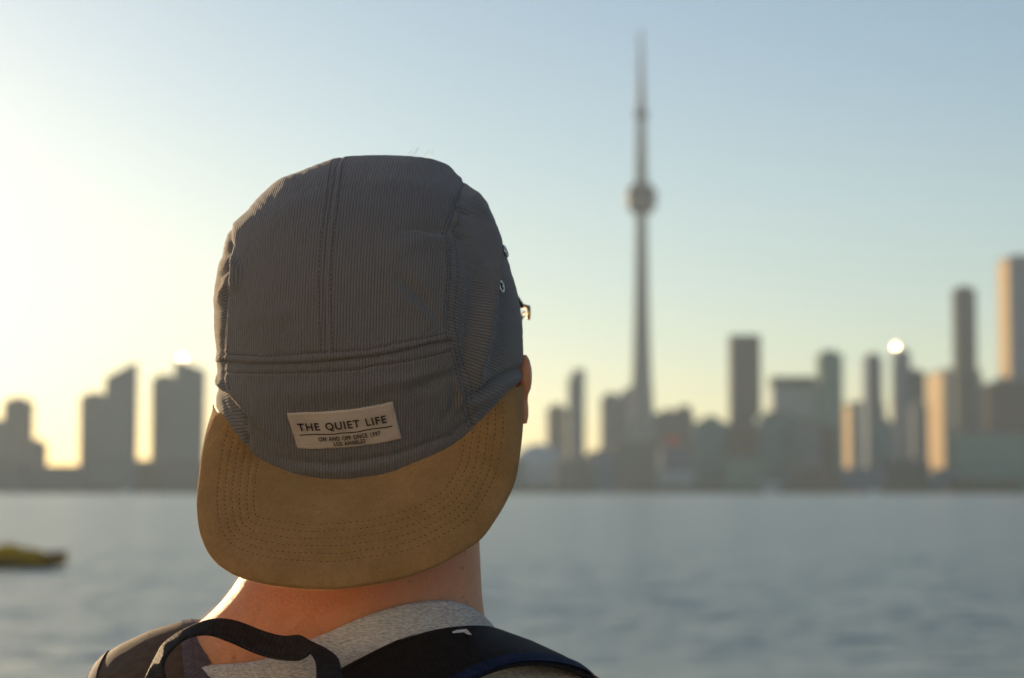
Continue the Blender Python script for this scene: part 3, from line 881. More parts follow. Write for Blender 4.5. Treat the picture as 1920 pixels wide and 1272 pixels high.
nearN, farN, rowsN = 620, 130, 430
phis = np.r_[np.linspace(0, np.pi, nearN, endpoint=False), np.linspace(np.pi, 2 * np.pi, farN, endpoint=False)]
rim_far = 735 + (570 - 735) * np.abs(np.sin(phis)) ** .9
rb_near = np.interp(phis, seam_ph, seam_rp)
rpb = np.where(phis <= np.pi, rb_near, rim_far)
e0, e1_ = seam_rp[0], seam_rp[-1]
lerp = (phis - np.pi) / np.pi
rpb = np.where(phis > np.pi, (e1_ * (1 - lerp) + e0 * lerp) + (568 - 735) * np.abs(np.sin(phis)) ** .9, rpb)
rpb = np.where(phis <= np.pi, rpb + 6 * np.clip(np.sin(phis) * 3 - .3, 0, 1), rpb)              # tuck a little under the brim
tt = (1 - np.cos(np.linspace(0, 1, rowsN) * np.pi / 2 * 0.985)); tt /= tt[-1]
tt = .55 * tt + .45 * np.linspace(0, 1, rowsN) ** 1.35
RP = YTOP + 0.4 + (rpb[None, :] - YTOP - 0.4) * tt[:, None]
PH = np.broadcast_to(phis[None, :], RP.shape)
CR = crown_pt(RP, PH)


def grid_normals(P):
    du = np.gradient(P, axis=0); dv = np.roll(P, -1, 1) - np.roll(P, 1, 1)
    n = np.cross(du, dv); n /= np.linalg.norm(n, axis=-1, keepdims=True) + 1e-12
    return n


NRM = grid_normals(CR)
ctr = np.array([CR[..., 0].mean(), 1.30, 0.0])
if np.mean(np.sum(NRM * (CR - ctr), -1)) < 0: NRM = -NRM
PXg = CR[..., 0] / CR[..., 1] * F + 960; PYg = 636 - CR[..., 2] / CR[..., 1] * F
near_w = np.clip(np.sin(PH) * 6 + 0.8, 0, 1) * np.clip((RP - YTOP) / 10, 0, 1)
CRD = CR + NRM * (disp(PXg, PYg) * near_w)[..., None]
CV = c2w(CRD).reshape(-1, 3)
QF = grid_faces(rowsN, len(phis), True)
fx = PXg.reshape(-1)[QF].mean(1); fy = PYg.reshape(-1)[QF].mean(1); fnear = np.sin(PH).reshape(-1)[QF].mean(1) > -0.02
csx = np.interp(fy, [p[1] for p in CS], [p[0] for p in CS]); rbx = np.interp(fy, [p[1] for p in RB], [p[0] for p in RB])
lbx = np.interp(fy, [p[1] for p in LB], [p[0] for p in LB]); pky = np.interp(fx, [p[0] for p in PK], [p[1] for p in PK])
right_ = fx > np.where(fnear, rbx, 862); left_ = fx < np.where(fnear, lbx, 452)
low_ = fnear & (fy > pky) & ~right_ & ~left_
cl_ = ~right_ & ~left_ & ~low_ & (fx < csx); cr_ = ~right_ & ~left_ & ~low_ & ~cl_
lx, ly, lz = CR[..., 0].reshape(-1), CR[..., 1].reshape(-1), CR[..., 2].reshape(-1)
u_c = 0.105 * np.arcsin(np.clip((lx + 0.098 + (lz - 0.03) * -0.03) / 0.105, -.999, .999))
v_c = lz * 1.0 + (1.19 - ly) * -.6
aa = R(58)
u_s = ly * .30 + lz * .95 + 0.10 * lx; v_s = ly * .95 - lz * .30
wav = 0.0022 * np.sin(ly * 60 + lz * 30) + .0007 * np.sin(ly * 120 + lz * 40)
for msk, nm, uu, vv, lab in ((cl_, 'crown_panel', u_c, v_c, 'upper centre panel left of the middle seam'), (cr_, 'crown_panel', u_c, v_c, 'upper centre panel right of the middle seam'),
                             (low_, 'front_band_panel', u_c + .0007, v_c, 'lower centre panel carrying the label'), (right_, 'side_panel', u_s + wav, v_s, 'side panel with two metal eyelets'), (left_, 'side_panel', u_s + wav, v_s, None)):
    f = QF[msk]; ids, inv = np.unique(f, return_inverse=True)
    o_ = mesh(nm, CV[ids], inv.reshape(f.shape), MAT['cord'], cap, uv=np.stack([uu[ids], vv[ids]], -1))
    if lab: o_['label'] = lab


def on_crown(px, py, off=0.0):
    """camera-frame points lying on the finished crown at given pixels, and normals"""
    px = np.asarray(px, float); py = np.asarray(py, float)
    rp, phi = crown_inv(px, py)
    P = crown_pt(rp, phi)
    e = 1e-3
    da = crown_pt(rp, phi + e) - crown_pt(rp, phi - e); db = crown_pt(rp + .3, phi) - crown_pt(rp - .3, phi)
    n = np.cross(da, db); n /= np.linalg.norm(n, axis=-1, keepdims=True)
    n *= np.sign(np.sum(n * (P - ctr), -1, keepdims=True))
    return P + n * (disp(px, py) + off)[..., None], n


def stitch_mesh(P, Nn, period, length, width, lift, seed=0):
    """dashes lying along a 3-D polyline (camera frame)"""
    r = np.random.default_rng(seed)
    s = np.r_[0, np.cumsum(np.linalg.norm(np.diff(P, axis=0), axis=1))]
    V = []; Fc = []
    a = period * .3
    while a + length < s[-1]:
        pts = []
        L = length * r.uniform(.8, 1.15)
        for q in (a, a + L * .5, a + L):
            p = np.array([np.interp(q, s, P[:, k]) for k in range(3)]); nn = np.array([np.interp(q, s, Nn[:, k]) for k in range(3)])
            pts.append((p, nn / np.linalg.norm(nn)))
        t_ = pts[2][0] - pts[0][0]; t_ /= np.linalg.norm(t_) + 1e-12
        n0 = len(V)
        for i, (p, nn) in enumerate(pts):
            b_ = np.cross(t_, nn); hgt = lift if i == 1 else lift * .15
            wd = width if i == 1 else width * .6
            V += [p + b_ * wd * .5 - nn * lift * .4, p + nn * hgt, p - b_ * wd * .5 - nn * lift * .4]
        for i in (0, 1):
            k = n0 + i * 3
            Fc += [(k, k + 1, k + 4, k + 3), (k + 1, k + 2, k + 5, k + 4)]
        a += period * r.uniform(.94, 1.06)
    return V, Fc


SV, SF = [], []
lines = [([(x - 11, y) for x, y in CS[1:]]), ([(x + 11, y) for x, y in CS[1:]]), ([(x - 8, y) for x, y in RB[2:]]), ([(x + 13, y) for x, y in RB[3:-1]]), PK_UP, PK_LO,
         ([(x + 9, y) for x, y in LB[6:9]])]
for k, ln in enumerate(lines):
    q = resample(ln, 200); P, n = on_crown(q[:, 0], q[:, 1], 0.0002)
    v, f = stitch_mesh(P, n, 0.0030, 0.0021, 0.00062, 0.0003, k)
    SF += [tuple(i + len(SV) for i in ff) for ff in f]; SV += v
tag(mesh('seam_stitching', c2w(np.array(SV)), SF, MAT['thread'], cap), kind='stuff')

# short fibres that catch the sun along the left fold and the left side of the crown
r = np.random.default_rng(41); V = []; Fc = []
fl = resample([(409, 705), (413, 718), (425, 731), (441, 743), (458, 761), (486, 796), (516, 822)], 1400, False)
q = np.vstack([fl + r.normal(0, 1.2, fl.shape), np.stack([r.uniform(403, 424, 1600), r.uniform(450, 712, 1600)], -1)])
P, n = on_crown(q[:, 0], q[:, 1], 0.0)
for p, nn in zip(P, n):
    d = nn + np.array([-.5, 0, .1]) + r.normal(0, .4, 3); d /= np.linalg.norm(d); sd = np.cross(d, nn); sd /= np.linalg.norm(sd) + 1e-9
    t0 = len(V); V += [p - sd * .00009, p + sd * .00009, p + d * r.uniform(.0004, .0012)]; Fc.append((t0, t0 + 1, t0 + 2))
tag(mesh('cloth_nap', c2w(np.array(V)), Fc, fuzz_mat('cloth_fibre', (0.50, 0.42, 0.32)), cap, smooth=False), kind='stuff')

# eyelets
for px, py in ((940.5, 474), (936, 538)):
    P, n = on_crown(np.array([px]), np.array([py]), 0.0014); P = c2w(P)[0]; n = c2w(n)[0] - c2w(np.zeros(3))
    nv = Vector(n).normalized(); a = nv.orthogonal().normalized(); c = nv.cross(a)
    V = []; nk, mk = 28, 10
    for i in range(nk):
        A = 2 * math.pi * i / nk; d = a * math.cos(A) + c * math.sin(A)
        for j in range(mk):
            Bq = 2 * math.pi * j / mk
            V.append(list(Vector(P) + d * (0.0030 + 0.0010 * math.cos(Bq)) + nv * 0.0008 * math.sin(Bq)))
    Fc = [(i * mk + j, ((i + 1) % nk) * mk + j, ((i + 1) % nk) * mk + (j + 1) % mk, i * mk + (j + 1) % mk) for i in range(nk) for j in range(mk)]
    ring = mesh('eyelet', np.array(V), Fc, MAT['steel'], cap)
    V = [list(Vector(P) + (a * math.cos(2 * math.pi * i / 20) + c * math.sin(2 * math.pi * i / 20)) * .0024 + nv * .0001) for i in range(20)]
    V += [list(Vector(v) - nv * .0012) for v in V]
    mesh('eyelet_hole', np.array(V), [tuple(range(20)), tuple(range(20, 40))[::-1]] + [(i, (i + 1) % 20, 20 + (i + 1) % 20, 20 + i) for i in range(20)], MAT['black'], ring, smooth=False)

# brim
OUT = np.array([(979, 712, 1.288), (982, 746, 1.272), (983, 796, 1.254), (979, 842, 1.240), (970, 895, 1.226), (956, 928, 1.217), (937, 961, 1.208), (909, 999, 1.197), (880, 1020, 1.190), (840, 1043, 1.181), (798, 1060.5, 1.175), (751, 1074.6, 1.170), (703, 1083, 1.167),
                (646, 1091, 1.165), (605, 1092.5, 1.165), (564, 1091, 1.166), (523, 1087, 1.168), (482, 1080, 1.171), (452, 1072, 1.175), (427, 1061, 1.180), (405, 1046, 1.186), (386.6, 1023.5, 1.193), (374, 993, 1.202), (369, 962, 1.211), (367, 935, 1.219), (369, 905, 1.228), (372, 880, 1.236), (376, 850, 1.246), (385, 809, 1.262), (395, 779, 1.275), (402, 757, 1.286)])
NB, NS = 420, 110
outc = resample(OUT, NB); inn = resample(SEAM, NB)
Pi, ni = on_crown(inn[:, 0], inn[:, 1] - 1.5, -0.0004)
Po = px3(outc[:, 0], outc[:, 1], outc[:, 2])
we = np.clip(np.minimum(np.arange(NB), NB - 1 - np.arange(NB)) / 14.0, 0, 1)[:, None]
Pi = Pi * we + Po * (1 - we)
sv = np.linspace(0, 1, NS)
BP = Pi[None] * (1 - sv[:, None, None]) + Po[None] * sv[:, None, None]
ln_ = np.linalg.norm(Po - Pi, axis=1)
cn = np.cross(np.gradient(Po, axis=0), Po - Pi); cn /= np.linalg.norm(cn, axis=1, keepdims=True) + 1e-12
cn *= -np.sign(cn[:, 1:2] + 1e-9)
bul = (sv * (1 - sv))[:, None] * 4
BP = BP - cn[None] * (np.clip((sv - .88) / .12, 0, 1) ** 2)[:, None, None] * (0.0022 * np.clip(ln_ / .05, 0, 1))[None, :, None]
BP = BP + cn[None] * (bul * (0.0045 * np.clip(ln_ / .06, 0, 1))[None])[..., None]
# slight handled unevenness
pxb = BP[..., 0] / BP[..., 1] * F + 960; pyb = 636 - BP[..., 2] / BP[..., 1] * F
BP = BP + cn[None] * ((0.0007 * np.sin(pxb * .021 + 1) * np.sin(pyb * .026) + .0003 * np.sin(pxb * .06 + pyb * .04)) * bul)[..., None]
# stitch lines sink slightly; offsets from the outer edge in pixels
STO = [40, 54, 68, 81.5, 95.5, 109]
dist_edge, _, _ = pdist(pxb, pyb, outc[::4, :2])
for so in STO: BP = BP - cn[None] * (0.00035 * np.exp(-((dist_edge - so) / 2.6) ** 2))[..., None]
bn = np.cross(np.gradient(BP, axis=0), np.gradient(BP, axis=1)); bn /= np.linalg.norm(bn, axis=-1, keepdims=True) + 1e-12
if bn[NS // 2, NB // 2, 1] > 0: bn = -bn
od = Po - Pi; od /= np.linalg.norm(od, axis=1, keepdims=True) + 1e-9
n_o = bn[-2]; od = od - n_o * np.sum(od * n_o, 1, keepdims=True); od /= np.linalg.norm(od, axis=1, keepdims=True) + 1e-9
TH = (0.0042 * np.clip(ln_ / .016, 0.03, 1))[:, None]; rr = TH / 2
rows = [BP[k] for k in range(NS)]
for a in np.linspace(0, np.pi, 9)[1:]:
    rows.append(BP[-1] + od * rr * math.sin(a) * .9 - n_o * rr * (1 - math.cos(a)))
for k in range(NS - 2, -1, -6):
    rows.append(BP[k] - bn[k] * TH)
rows = np.array(rows)
bcoord = c2w(rows).reshape(-1, 3)
brim = mesh('brim', bcoord, grid_faces(len(rows), NB)[:, ::-1], MAT['suede'], cap)
brim['label'] = 'brown suede brim with rows of stitching'
r = np.random.default_rng(31); V = []; Fc = []
for q in range(9000):
    i = r.integers(4, NB - 4); a = r.uniform(0, np.pi); k = r.random()
    dirn = od[i] * math.sin(a) + n_o[i] * math.cos(a)
    p = BP[-1][i] + (BP[-1][i + 1] - BP[-1][i]) * k + od[i] * rr[i] * math.sin(a) * .9 - n_o[i] * rr[i] * (1 - math.cos(a))
    d = dirn + r.normal(0, .45, 3); d /= np.linalg.norm(d); sd = np.cross(d, od[i] + .01); sd /= np.linalg.norm(sd) + 1e-9
    t0 = len(V); V += [p - sd * .00007, p + sd * .00007, p + d * r.uniform(.0003, .0011)]; Fc.append((t0, t0 + 1, t0 + 2))
tag(mesh('suede_nap', c2w(np.array(V)), Fc, fuzz_mat('nap', (0.62, 0.42, 0.20)), brim, smooth=False), kind='stuff')
SV, SF = [], []
flatx = pxb.reshape(-1); flaty = pyb.reshape(-1); flatP = BP.reshape(-1, 3); flatN = bn.reshape(-1, 3)
oc = outc[:, :2]; tg = np.gradient(oc, axis=0); tg /= np.linalg.norm(tg, axis=1, keepdims=True)
nrm2 = np.stack([-tg[:, 1], tg[:, 0]], -1)
cen = np.array([670, 930]);
if np.mean(np.sum(nrm2 * (cen - oc), 1)) < 0: nrm2 = -nrm2
seam_y = lambda x: np.interp(x, SEAM[::-1, 0], SEAM[::-1, 1])
for k, so in enumerate(STO):
    q = oc + nrm2 * so
    ker = np.ones(9) / 9
    q = np.stack([np.convolve(np.pad(q[:, j], 4, 'edge'), ker, 'valid') for j in (0, 1)], -1)
    q = resample(q, 260, False)
    ok = (q[:, 1] > seam_y(q[:, 0]) + 3) & (np.min(np.hypot(q[:, None, 0] - oc[None, ::3, 0], q[:, None, 1] - oc[None, ::3, 1]), 1) > so - 4)
    q = q[ok]
    idx = np.array([np.argmin((flatx - a) ** 2 + (flaty - b_) ** 2) for a, b_ in q])
    P = flatP[idx] + flatN[idx] * .0001
    for _ in range(2): P[1:-1] = (P[:-2] + 2 * P[1:-1] + P[2:]) / 4
    v, f = stitch_mesh(P, flatN[idx], 0.0034, 0.0012, 0.0007, 0.00018, 50 + k)
    SF += [tuple(i + len(SV) for i in ff) for ff in f]; SV += v
tag(mesh('brim_stitching', c2w(np.array(SV)), SF, MAT['brim_thread'], brim), kind='stuff')

# woven label
LT = np.array([540, 773.]); RT = np.array([736, 753.]); LBt = np.array([558, 841.]); RBt = np.array([753, 822.])


def lab_px(s, t_):
    s = np.asarray(s, float); t_ = np.asarray(t_, float)
    P = ((1 - s) * (1 - t_))[..., None] * LT + (s * (1 - t_))[..., None] * RT + ((1 - s) * t_)[..., None] * LBt + (s * t_)[..., None] * RBt
    P[..., 1] += 6.5 * 4 * s * (1 - s)
    return P[..., 0], P[..., 1]


ls, lt = np.meshgrid(np.linspace(0, 1, 60), np.linspace(0, 1, 24))
jag = 0.004 * np.sin(ls * 130) * ((lt < .02) | (lt > .98))
x_, y_ = lab_px(ls, lt + jag)
edge = np.minimum(np.minimum(ls, 1 - ls) * 2.8, np.minimum(lt, 1 - lt))
lift = 0.0006 + 0.0005 * np.clip(edge / .04, 0, 1) - .0004 * np.exp(-((edge - .075) / .02) ** 2) + .0002 * np.sin(ls * 17 + lt * 5)
P, n = on_crown(x_, y_, 0.0); Ptop = P + n * lift[..., None]
edgeP = P - n * 0.0004
V = np.concatenate([Ptop.reshape(-1, 3)]); nr, nc = ls.shape
Fc = [tuple(f) for f in grid_faces(nr, nc)]
bidx = list(range(nc)) + [i * nc + nc - 1 for i in range(1, nr)] + [(nr - 1) * nc + j for j in range(nc - 2, -1, -1)] + [i * nc for i in range(nr - 2, 0, -1)]
n0 = len(V); V = np.concatenate([V, edgeP.reshape(-1, 3)[bidx]])
Fc += [(bidx[k], n0 + k, n0 + (k + 1) % len(bidx), bidx[(k + 1) % len(bidx)]) for k in range(len(bidx))]
label = mesh('label_patch', c2w(V), Fc, MAT['label'], cap)
label['label'] = 'cream woven label reading THE QUIET LIFE'


def text_part(txt, s0, s1, t0, t1, name, bold):
    cu = bpy.data.curves.new(name, 'FONT'); cu.body = txt; cu.size = 1; cu.space_character = 1.18; cu.space_word = 1.25; cu.resolution_u = 3
    cu.offset = bold
    ob = bpy.data.objects.new('tmp_text', cu); COL.objects.link(ob)
    dg = bpy.context.evaluated_depsgraph_get(); me = ob.evaluated_get(dg).to_mesh()
    v = np.empty(len(me.vertices) * 3, np.float32); me.vertices.foreach_get('co', v); v = v.reshape(-1, 3).astype(float)
    fcs = [tuple(p.vertices) for p in me.polygons]
    ob.evaluated_get(dg).to_mesh_clear(); bpy.data.objects.remove(ob); bpy.data.curves.remove(cu)
    x0, x1 = v[:, 0].min(), v[:, 0].max(); y0, y1 = 0.0, 0.69
    s = s0 + (v[:, 0] - x0) / (x1 - x0) * (s1 - s0); t_ = t1 - (v[:, 1] - y0) / (y1 - y0) * (t1 - t0)
    a, b_ = lab_px(s, t_); P, n = on_crown(a, b_, 0.0018)
    mesh(name, c2w(P), fcs, MAT['ink'], label, smooth=False)


text_part('THE QUIET LIFE', .07, .905, .27, .465, 'lettering', 0.022)
text_part('ON AND OFF SINCE 1997', .235, .82, .655, .765, 'lettering', 0.028)
text_part('LOS ANGELES', .365, .665, .80, .905, 'lettering', 0.028)
ss = np.linspace(.065, .945, 60); wob = .008 * np.sin(ss * 23)
a, b_ = lab_px(np.r_[ss, ss], np.r_[.565 + wob, .592 + wob]); P, n = on_crown(a, b_, 0.0017)
mesh('underline', c2w(P), grid_faces(2, 60), MAT['ink'], label, smooth=False)
SV, SF = [], []
k_ = 0
for pts in ([(s, .075) for s in np.linspace(.03, .97, 80)], [(s, .925) for s in np.linspace(.03, .97, 80)], [(.03, t_) for t_ in np.linspace(.08, .92, 30)], [(.97, t_) for t_ in np.linspace(.08, .92, 30)]):
    q = np.array(pts); a, b_ = lab_px(q[:, 0], q[:, 1]); P, n = on_crown(a, b_, 0.0010)
    v, f = stitch_mesh(P, n, 0.0022, 0.0015, 0.0005, 0.0003, 80 + k_); k_ += 1
    SF += [tuple(i + len(SV) for i in ff) for ff in f]; SV += v
tag(mesh('label_stitching', c2w(np.array(SV)), SF, MAT['cream'], label), kind='stuff')


# ------------------------------------------------------------------ person: signed distance body
def smin(a, b, k):
    h = np.clip(0.5 + 0.5 * (b - a) / k, 0, 1)
    return b * (1 - h) + a * h - k * h * (1 - h)


def cap2(x, y, z, A, B, ra, rb):
    bx, by, bz = B[0] - A[0], B[1] - A[1], B[2] - A[2]
    t_ = np.clip(((x - A[0]) * bx + (y - A[1]) * by + (z - A[2]) * bz) / (bx * bx + by * by + bz * bz), 0, 1)
    return np.sqrt((x - A[0] - t_ * bx) ** 2 + (y - A[1] - t_ * by) ** 2 + (z - A[2] - t_ * bz) ** 2) - (ra + (rb - ra) * t_)


def ell(x, y, z, c, r):
    k = np.sqrt(((x - c[0]) / r[0]) ** 2 + ((y - c[1]) / r[1]) ** 2 + ((z - c[2]) / r[2]) ** 2)
    k2 = np.sqrt(((x - c[0]) / r[0] ** 2) ** 2 + ((y - c[1]) / r[1] ** 2) ** 2 + ((z - c[2]) / r[2] ** 2) ** 2) + 1e-9
    return k * (k - 1) / k2


HX = -0.0878
HC = np.array([HX, 1.305, 1.685])
YAW, TIL = R(13), R(20)
cyw, syw, ctl, stl = math.cos(YAW), math.sin(YAW), math.cos(TIL), math.sin(TIL)


def to_head(x, y, z):
    dx, dy, dz = x - HC[0], y - HC[1], z - HC[2]
    lx_ = dx * cyw - dy * syw; ly_ = dx * syw + dy * cyw
    return lx_, ly_ * ctl + dz * stl, -ly_ * stl + dz * ctl


def from_head(p):
    lx_, ly_, lz_ = p
    y1 = ly_ * ctl - lz_ * stl; z1 = ly_ * stl + lz_ * ctl
    return np.array([HC[0] + lx_ * cyw + y1 * syw, HC[1] - lx_ * syw + y1 * cyw, HC[2] + z1])


def torso(x, y, z):
    S = lambda q: (HX + q[0], q[1], q[2])
    d = cap2(x, y, z, S((0.0, 1.315, 1.62)), S((0.003, 1.300, 1.44)), .0655, .071)          # neck
    d = smin(d, cap2(x, y, z, S((-.045, 1.300, 1.497)), S((-.172, 1.312, 1.420)), .050, .048), .045)
    tr = (cap2(x, y, z, S((.030, 1.305, 1.458)), S((.172, 1.318, 1.421)), .048, .048))
    d = smin(d, tr, .024)
    ch = ell(x, y, z, S((0, 1.335, 1.27)), (.165, .115, .24))
    d = smin(d, ch, .05)
    d = smin(d, ell(x, y, z, S((0, 1.335, 1.02)), (.150, .105, .17)), .06)
    return d


def arms(x, y, z):
    d = None
    for s in (-1, 1):
        a = cap2(x, y, z, (HX + s * .180, 1.318, 1.396), (HX + s * .235, 1.315, 1.14), .050, .040)
        d = a if d is None else np.minimum(d, a)
        e = cap2(x, y, z, (HX + s * .235, 1.315, 1.14), (HX + s * .185, 1.37, .93), .040, .029)
        d = smin(d, e, .02)
        d = smin(d, ell(x, y, z, (HX + s * .165, 1.385, .87), (.035, .04, .07)), .02)
    return d


def legs(x, y, z):
    d = ell(x, y, z, (HX, 1.33, .93), (.165, .12, .12))
    for s in (-1, 1):
        d = smin(d, cap2(x, y, z, (HX + s * .085, 1.33, .88), (HX + s * .10, 1.345, .49), .088, .060), .04)
        d = smin(d, cap2(x, y, z, (HX + s * .10, 1.345, .49), (HX + s * .11, 1.31, .09), .060, .042), .03)
    return d


def head(x, y, z):
    a, b_, c = to_head(x, y, z)
    d = ell(a, b_, c, (0, .002, .012), (.072, .088, .090))
    d = smin(d, ell(a, b_, c, (0, .040, -.045), (.056, .058, .070)), .03)
    d = smin(d, ell(a, b_, c, (0, .070, -.095), (.026, .026, .020)), .025)
    d = smin(d, cap2(a, b_, c, (0, .093, .012), (0, .112, -.030), .009, .013), .014)
    d = smin(d, ell(a, b_, c, (0, .090, .022), (.055, .014, .012)), .012)
    for s in (-1, 1):
        d = smin(d, ell(a, b_, c, (s * .012, .103, -.034), (.010, .010, .008)), .008)
        d = smin(d, ell(a, b_, c, (s * .045, .062, -.022), (.018, .022, .018)), .02)
        d = -smin(-d, ell(a, b_, c, (s * .031, .098, .004), (.015, .010, .008)), .008)
    d = smin(d, ell(a, b_, c, (0, .098, -.061), (.024, .008, .006)), .006)
    d = smin(d, ell(a, b_, c, (0, .096, -.072), (.021, .009, .006)), .006)
    return d


def ears(x, y, z):
    d = None
    for s in (-1, 1):
        if s > 0:
            c0 = W(983, 704, 1.290); c1 = W(980, 776, 1.300)
        else:
            c0 = np.array([HX - .070, 1.335, 1.660]); c1 = np.array([HX - .066, 1.335, 1.635])
        e = ell(x, y, z, c0, (.0046, .0090, .0130)) if s > 0 else ell(x, y, z, c0, (.006, .016, .028))
        e = smin(e, ell(x, y, z, (c0[0] - .010 * s, c0[1] + .012, c0[2] - .004), (.012, .014, .020)), .008)
        e = smin(e, ell(x, y, z, c1, (.0036, .009, .0085)), .006)
        d = e if d is None else np.minimum(d, e)
    return d


def body(x, y, z):
    d = torso(x, y, z)
    d = smin(d, head(x, y, z), .03)
    d = smin(d, ears(x, y, z), .008)
    d = smin(d, arms(x, y, z), .03)
    return smin(d, legs(x, y, z), .03)


def surface_nets(xs, ys, zs, fn, steps=2):
    f = np.asarray(fn(xs[:, None, None], ys[None, :, None], zs[None, None, :]), float)
    f = np.broadcast_to(f, (len(xs), len(ys), len(zs)))
    ins = f < 0
    nx, ny, nz = len(xs) - 1, len(ys) - 1, len(zs) - 1
    cnt = np.zeros((nx, ny, nz), np.int8)
    for a in (0, 1):
        for b_ in (0, 1):
            for c in (0, 1): cnt += ins[a:a + nx, b_:b_ + ny, c:c + nz]
    act = (cnt > 0) & (cnt < 8)
    I, J, K = np.nonzero(act)
    acc = np.zeros((len(I), 3)); num = np.zeros(len(I))
    cor = [(0, 0, 0), (1, 0, 0), (0, 1, 0), (1, 1, 0), (0, 0, 1), (1, 0, 1), (0, 1, 1), (1, 1, 1)]
    for p in range(8):
        for q in range(p + 1, 8):
            A, B = cor[p], cor[q]
            if sum(abs(A[k] - B[k]) for k in range(3)) != 1: continue
            fa = f[I + A[0], J + A[1], K + A[2]]; fb = f[I + B[0], J + B[1], K + B[2]]
            mm = (fa < 0) != (fb < 0)
            t_ = np.where(mm, fa / np.where(mm, fa - fb, 1), 0)
            pa = np.stack([xs[I + A[0]], ys[J + A[1]], zs[K + A[2]]], -1); pb = np.stack([xs[I + B[0]], ys[J + B[1]], zs[K + B[2]]], -1)
            acc += (pa + (pb - pa) * t_[:, None]) * mm[:, None]; num += mm
    V = acc / num[:, None]
    idx = np.full((nx, ny, nz), -1, np.int64); idx[I, J, K] = np.arange(len(I))
    quads = []
    for ax in range(3):
        s0 = [slice(None)] * 3; s1 = [slice(None)] * 3
        s0[ax] = slice(0, -1); s1[ax] = slice(1, None)
        A = ins[tuple(s0)]; B = ins[tuple(s1)]
        u, v = (ax + 1) % 3, (ax + 2) % 3
        e = np.nonzero(A != B)
        e = np.stack(e, -1)
        ok = (e[:, u] > 0) & (e[:, v] > 0) & (e[:, u] < (nx, ny, nz)[u]) & (e[:, v] < (nx, ny, nz)[v])
        e = e[ok]; fl = A[tuple(e.T)]
        def at(du, dv):
            c = e.copy(); c[:, u] -= du; c[:, v] -= dv
            return idx[c[:, 0], c[:, 1], c[:, 2]]
        q = np.stack([at(1, 1), at(0, 1), at(0, 0), at(1, 0)], -1)
        q = np.where(fl[:, None], q, q[:, ::-1])
        quads.append(q[(q >= 0).all(1)])
    e = 6e-4
    for _ in range(steps):
        x, y, z = V.T
        f0 = fn(x, y, z)
        gr = np.stack([fn(x + e, y, z) - fn(x - e, y, z), fn(x, y + e, z) - fn(x, y - e, z), fn(x, y, z + e) - fn(x, y, z - e)], -1) / (2 * e)
        g2 = np.maximum(np.sum(gr * gr, 1), .25)
        stp = np.clip(-f0 / g2, -.004, .004)
        V = V + gr * stp[:, None]
    return V, np.concatenate(quads)


def axis(*segs):
    out = []
    for a, b_, s in segs: out += list(np.linspace(a, b_, max(2, int(round((b_ - a) / s)) + 1))[:-1])
    return np.array(out + [segs[-1][1]])


V, Q = surface_nets(axis((HX - .34, HX - .15, .010), (HX - .15, HX + .125, .0042), (HX + .125, HX + .34, .010)), axis((1.14, 1.20, .008), (1.20, 1.45, .0045), (1.45, 1.52, .008)),
                    axis((.02, 1.40, .016), (1.40, 1.82, .0042)), body)
person = mesh('person', V, Q, MAT['skin'])
tag(person, 'person seen from behind in grey shirt wearing a cap, looking at the skyline', 'person')
person['label'] = 'person seen from behind in a grey shirt, head turned towards the skyline'

# T-shirt: shell of the torso, cut along the collar line
CO = np.array([(300, 1262), (350, 1254), (392, 1248), (457, 1242), (503, 1233), (545, 1216), (583, 1198), (623, 1182), (657, 1166), (707, 1147), (757, 1133), (782, 1129), (815, 1126), (847, 1128), (869, 1135), (891, 1147), (909, 1160), (928, 1180), (960, 1210)])
cw = W(CO[:, 0], CO[:, 1], 1.235)
col_z = pchip(cw[:, 0], cw[:, 2])


def collar_cut(x, y, z):
    back = col_z(x + 0 * z)
    t_ = np.clip((y - 1.28) / .09, 0, 1)
    # follow the line of sight up the back, then fall towards the chest
    zc = back - (y - 1.235) * 0.03 - t_ * t_ * .10
    return (z - zc) * .9


def shirt(x, y, z):
    cut = collar_cut(x, y, z)
    rib = .0022 * np.clip(1 - np.abs(cut + .011) / .010, 0, 1) ** .5 if False else .0022 * (1 / (1 + np.exp(-(cut + .019) / .0012)))
    fo = .0016 * np.sin((x * .55 + z) * 150 + 2 * np.sin(x * 40)) * np.clip(-(cut + .02) / .02, 0, 1)
    d = smin(torso(x, y, z), cap2(x, y, z, (HX - .180, 1.318, 1.396), (HX - .230, 1.315, 1.20), .058, .062), .03)
    d = smin(d, cap2(x, y, z, (HX + .180, 1.318, 1.400), (HX + .230, 1.315, 1.20), .058, .062), .03)
    d = smin(d, ell(x, y, z, (HX, 1.335, .97), (.17, .125, .14)), .05)
    d = d - .0055 - rib - fo
    d = np.maximum(d, cut)
    return np.maximum(d, .90 - z)


V, Q = surface_nets(axis((HX - .34, HX - .19, .010), (HX - .19, HX + .17, .0032), (HX + .17, HX + .34, .010)), axis((1.14, 1.19, .006), (1.19, 1.36, .0034), (1.36, 1.52, .008)),
                    axis((.88, 1.40, .014), (1.40, 1.57, .0028)), shirt, 1)
mesh('t_shirt', V, Q, MAT['heather'], person)['label'] = 'heather grey T-shirt with ribbed collar'


def trousers(x, y, z): return np.maximum(legs(x, y, z) - .010, z - .98)


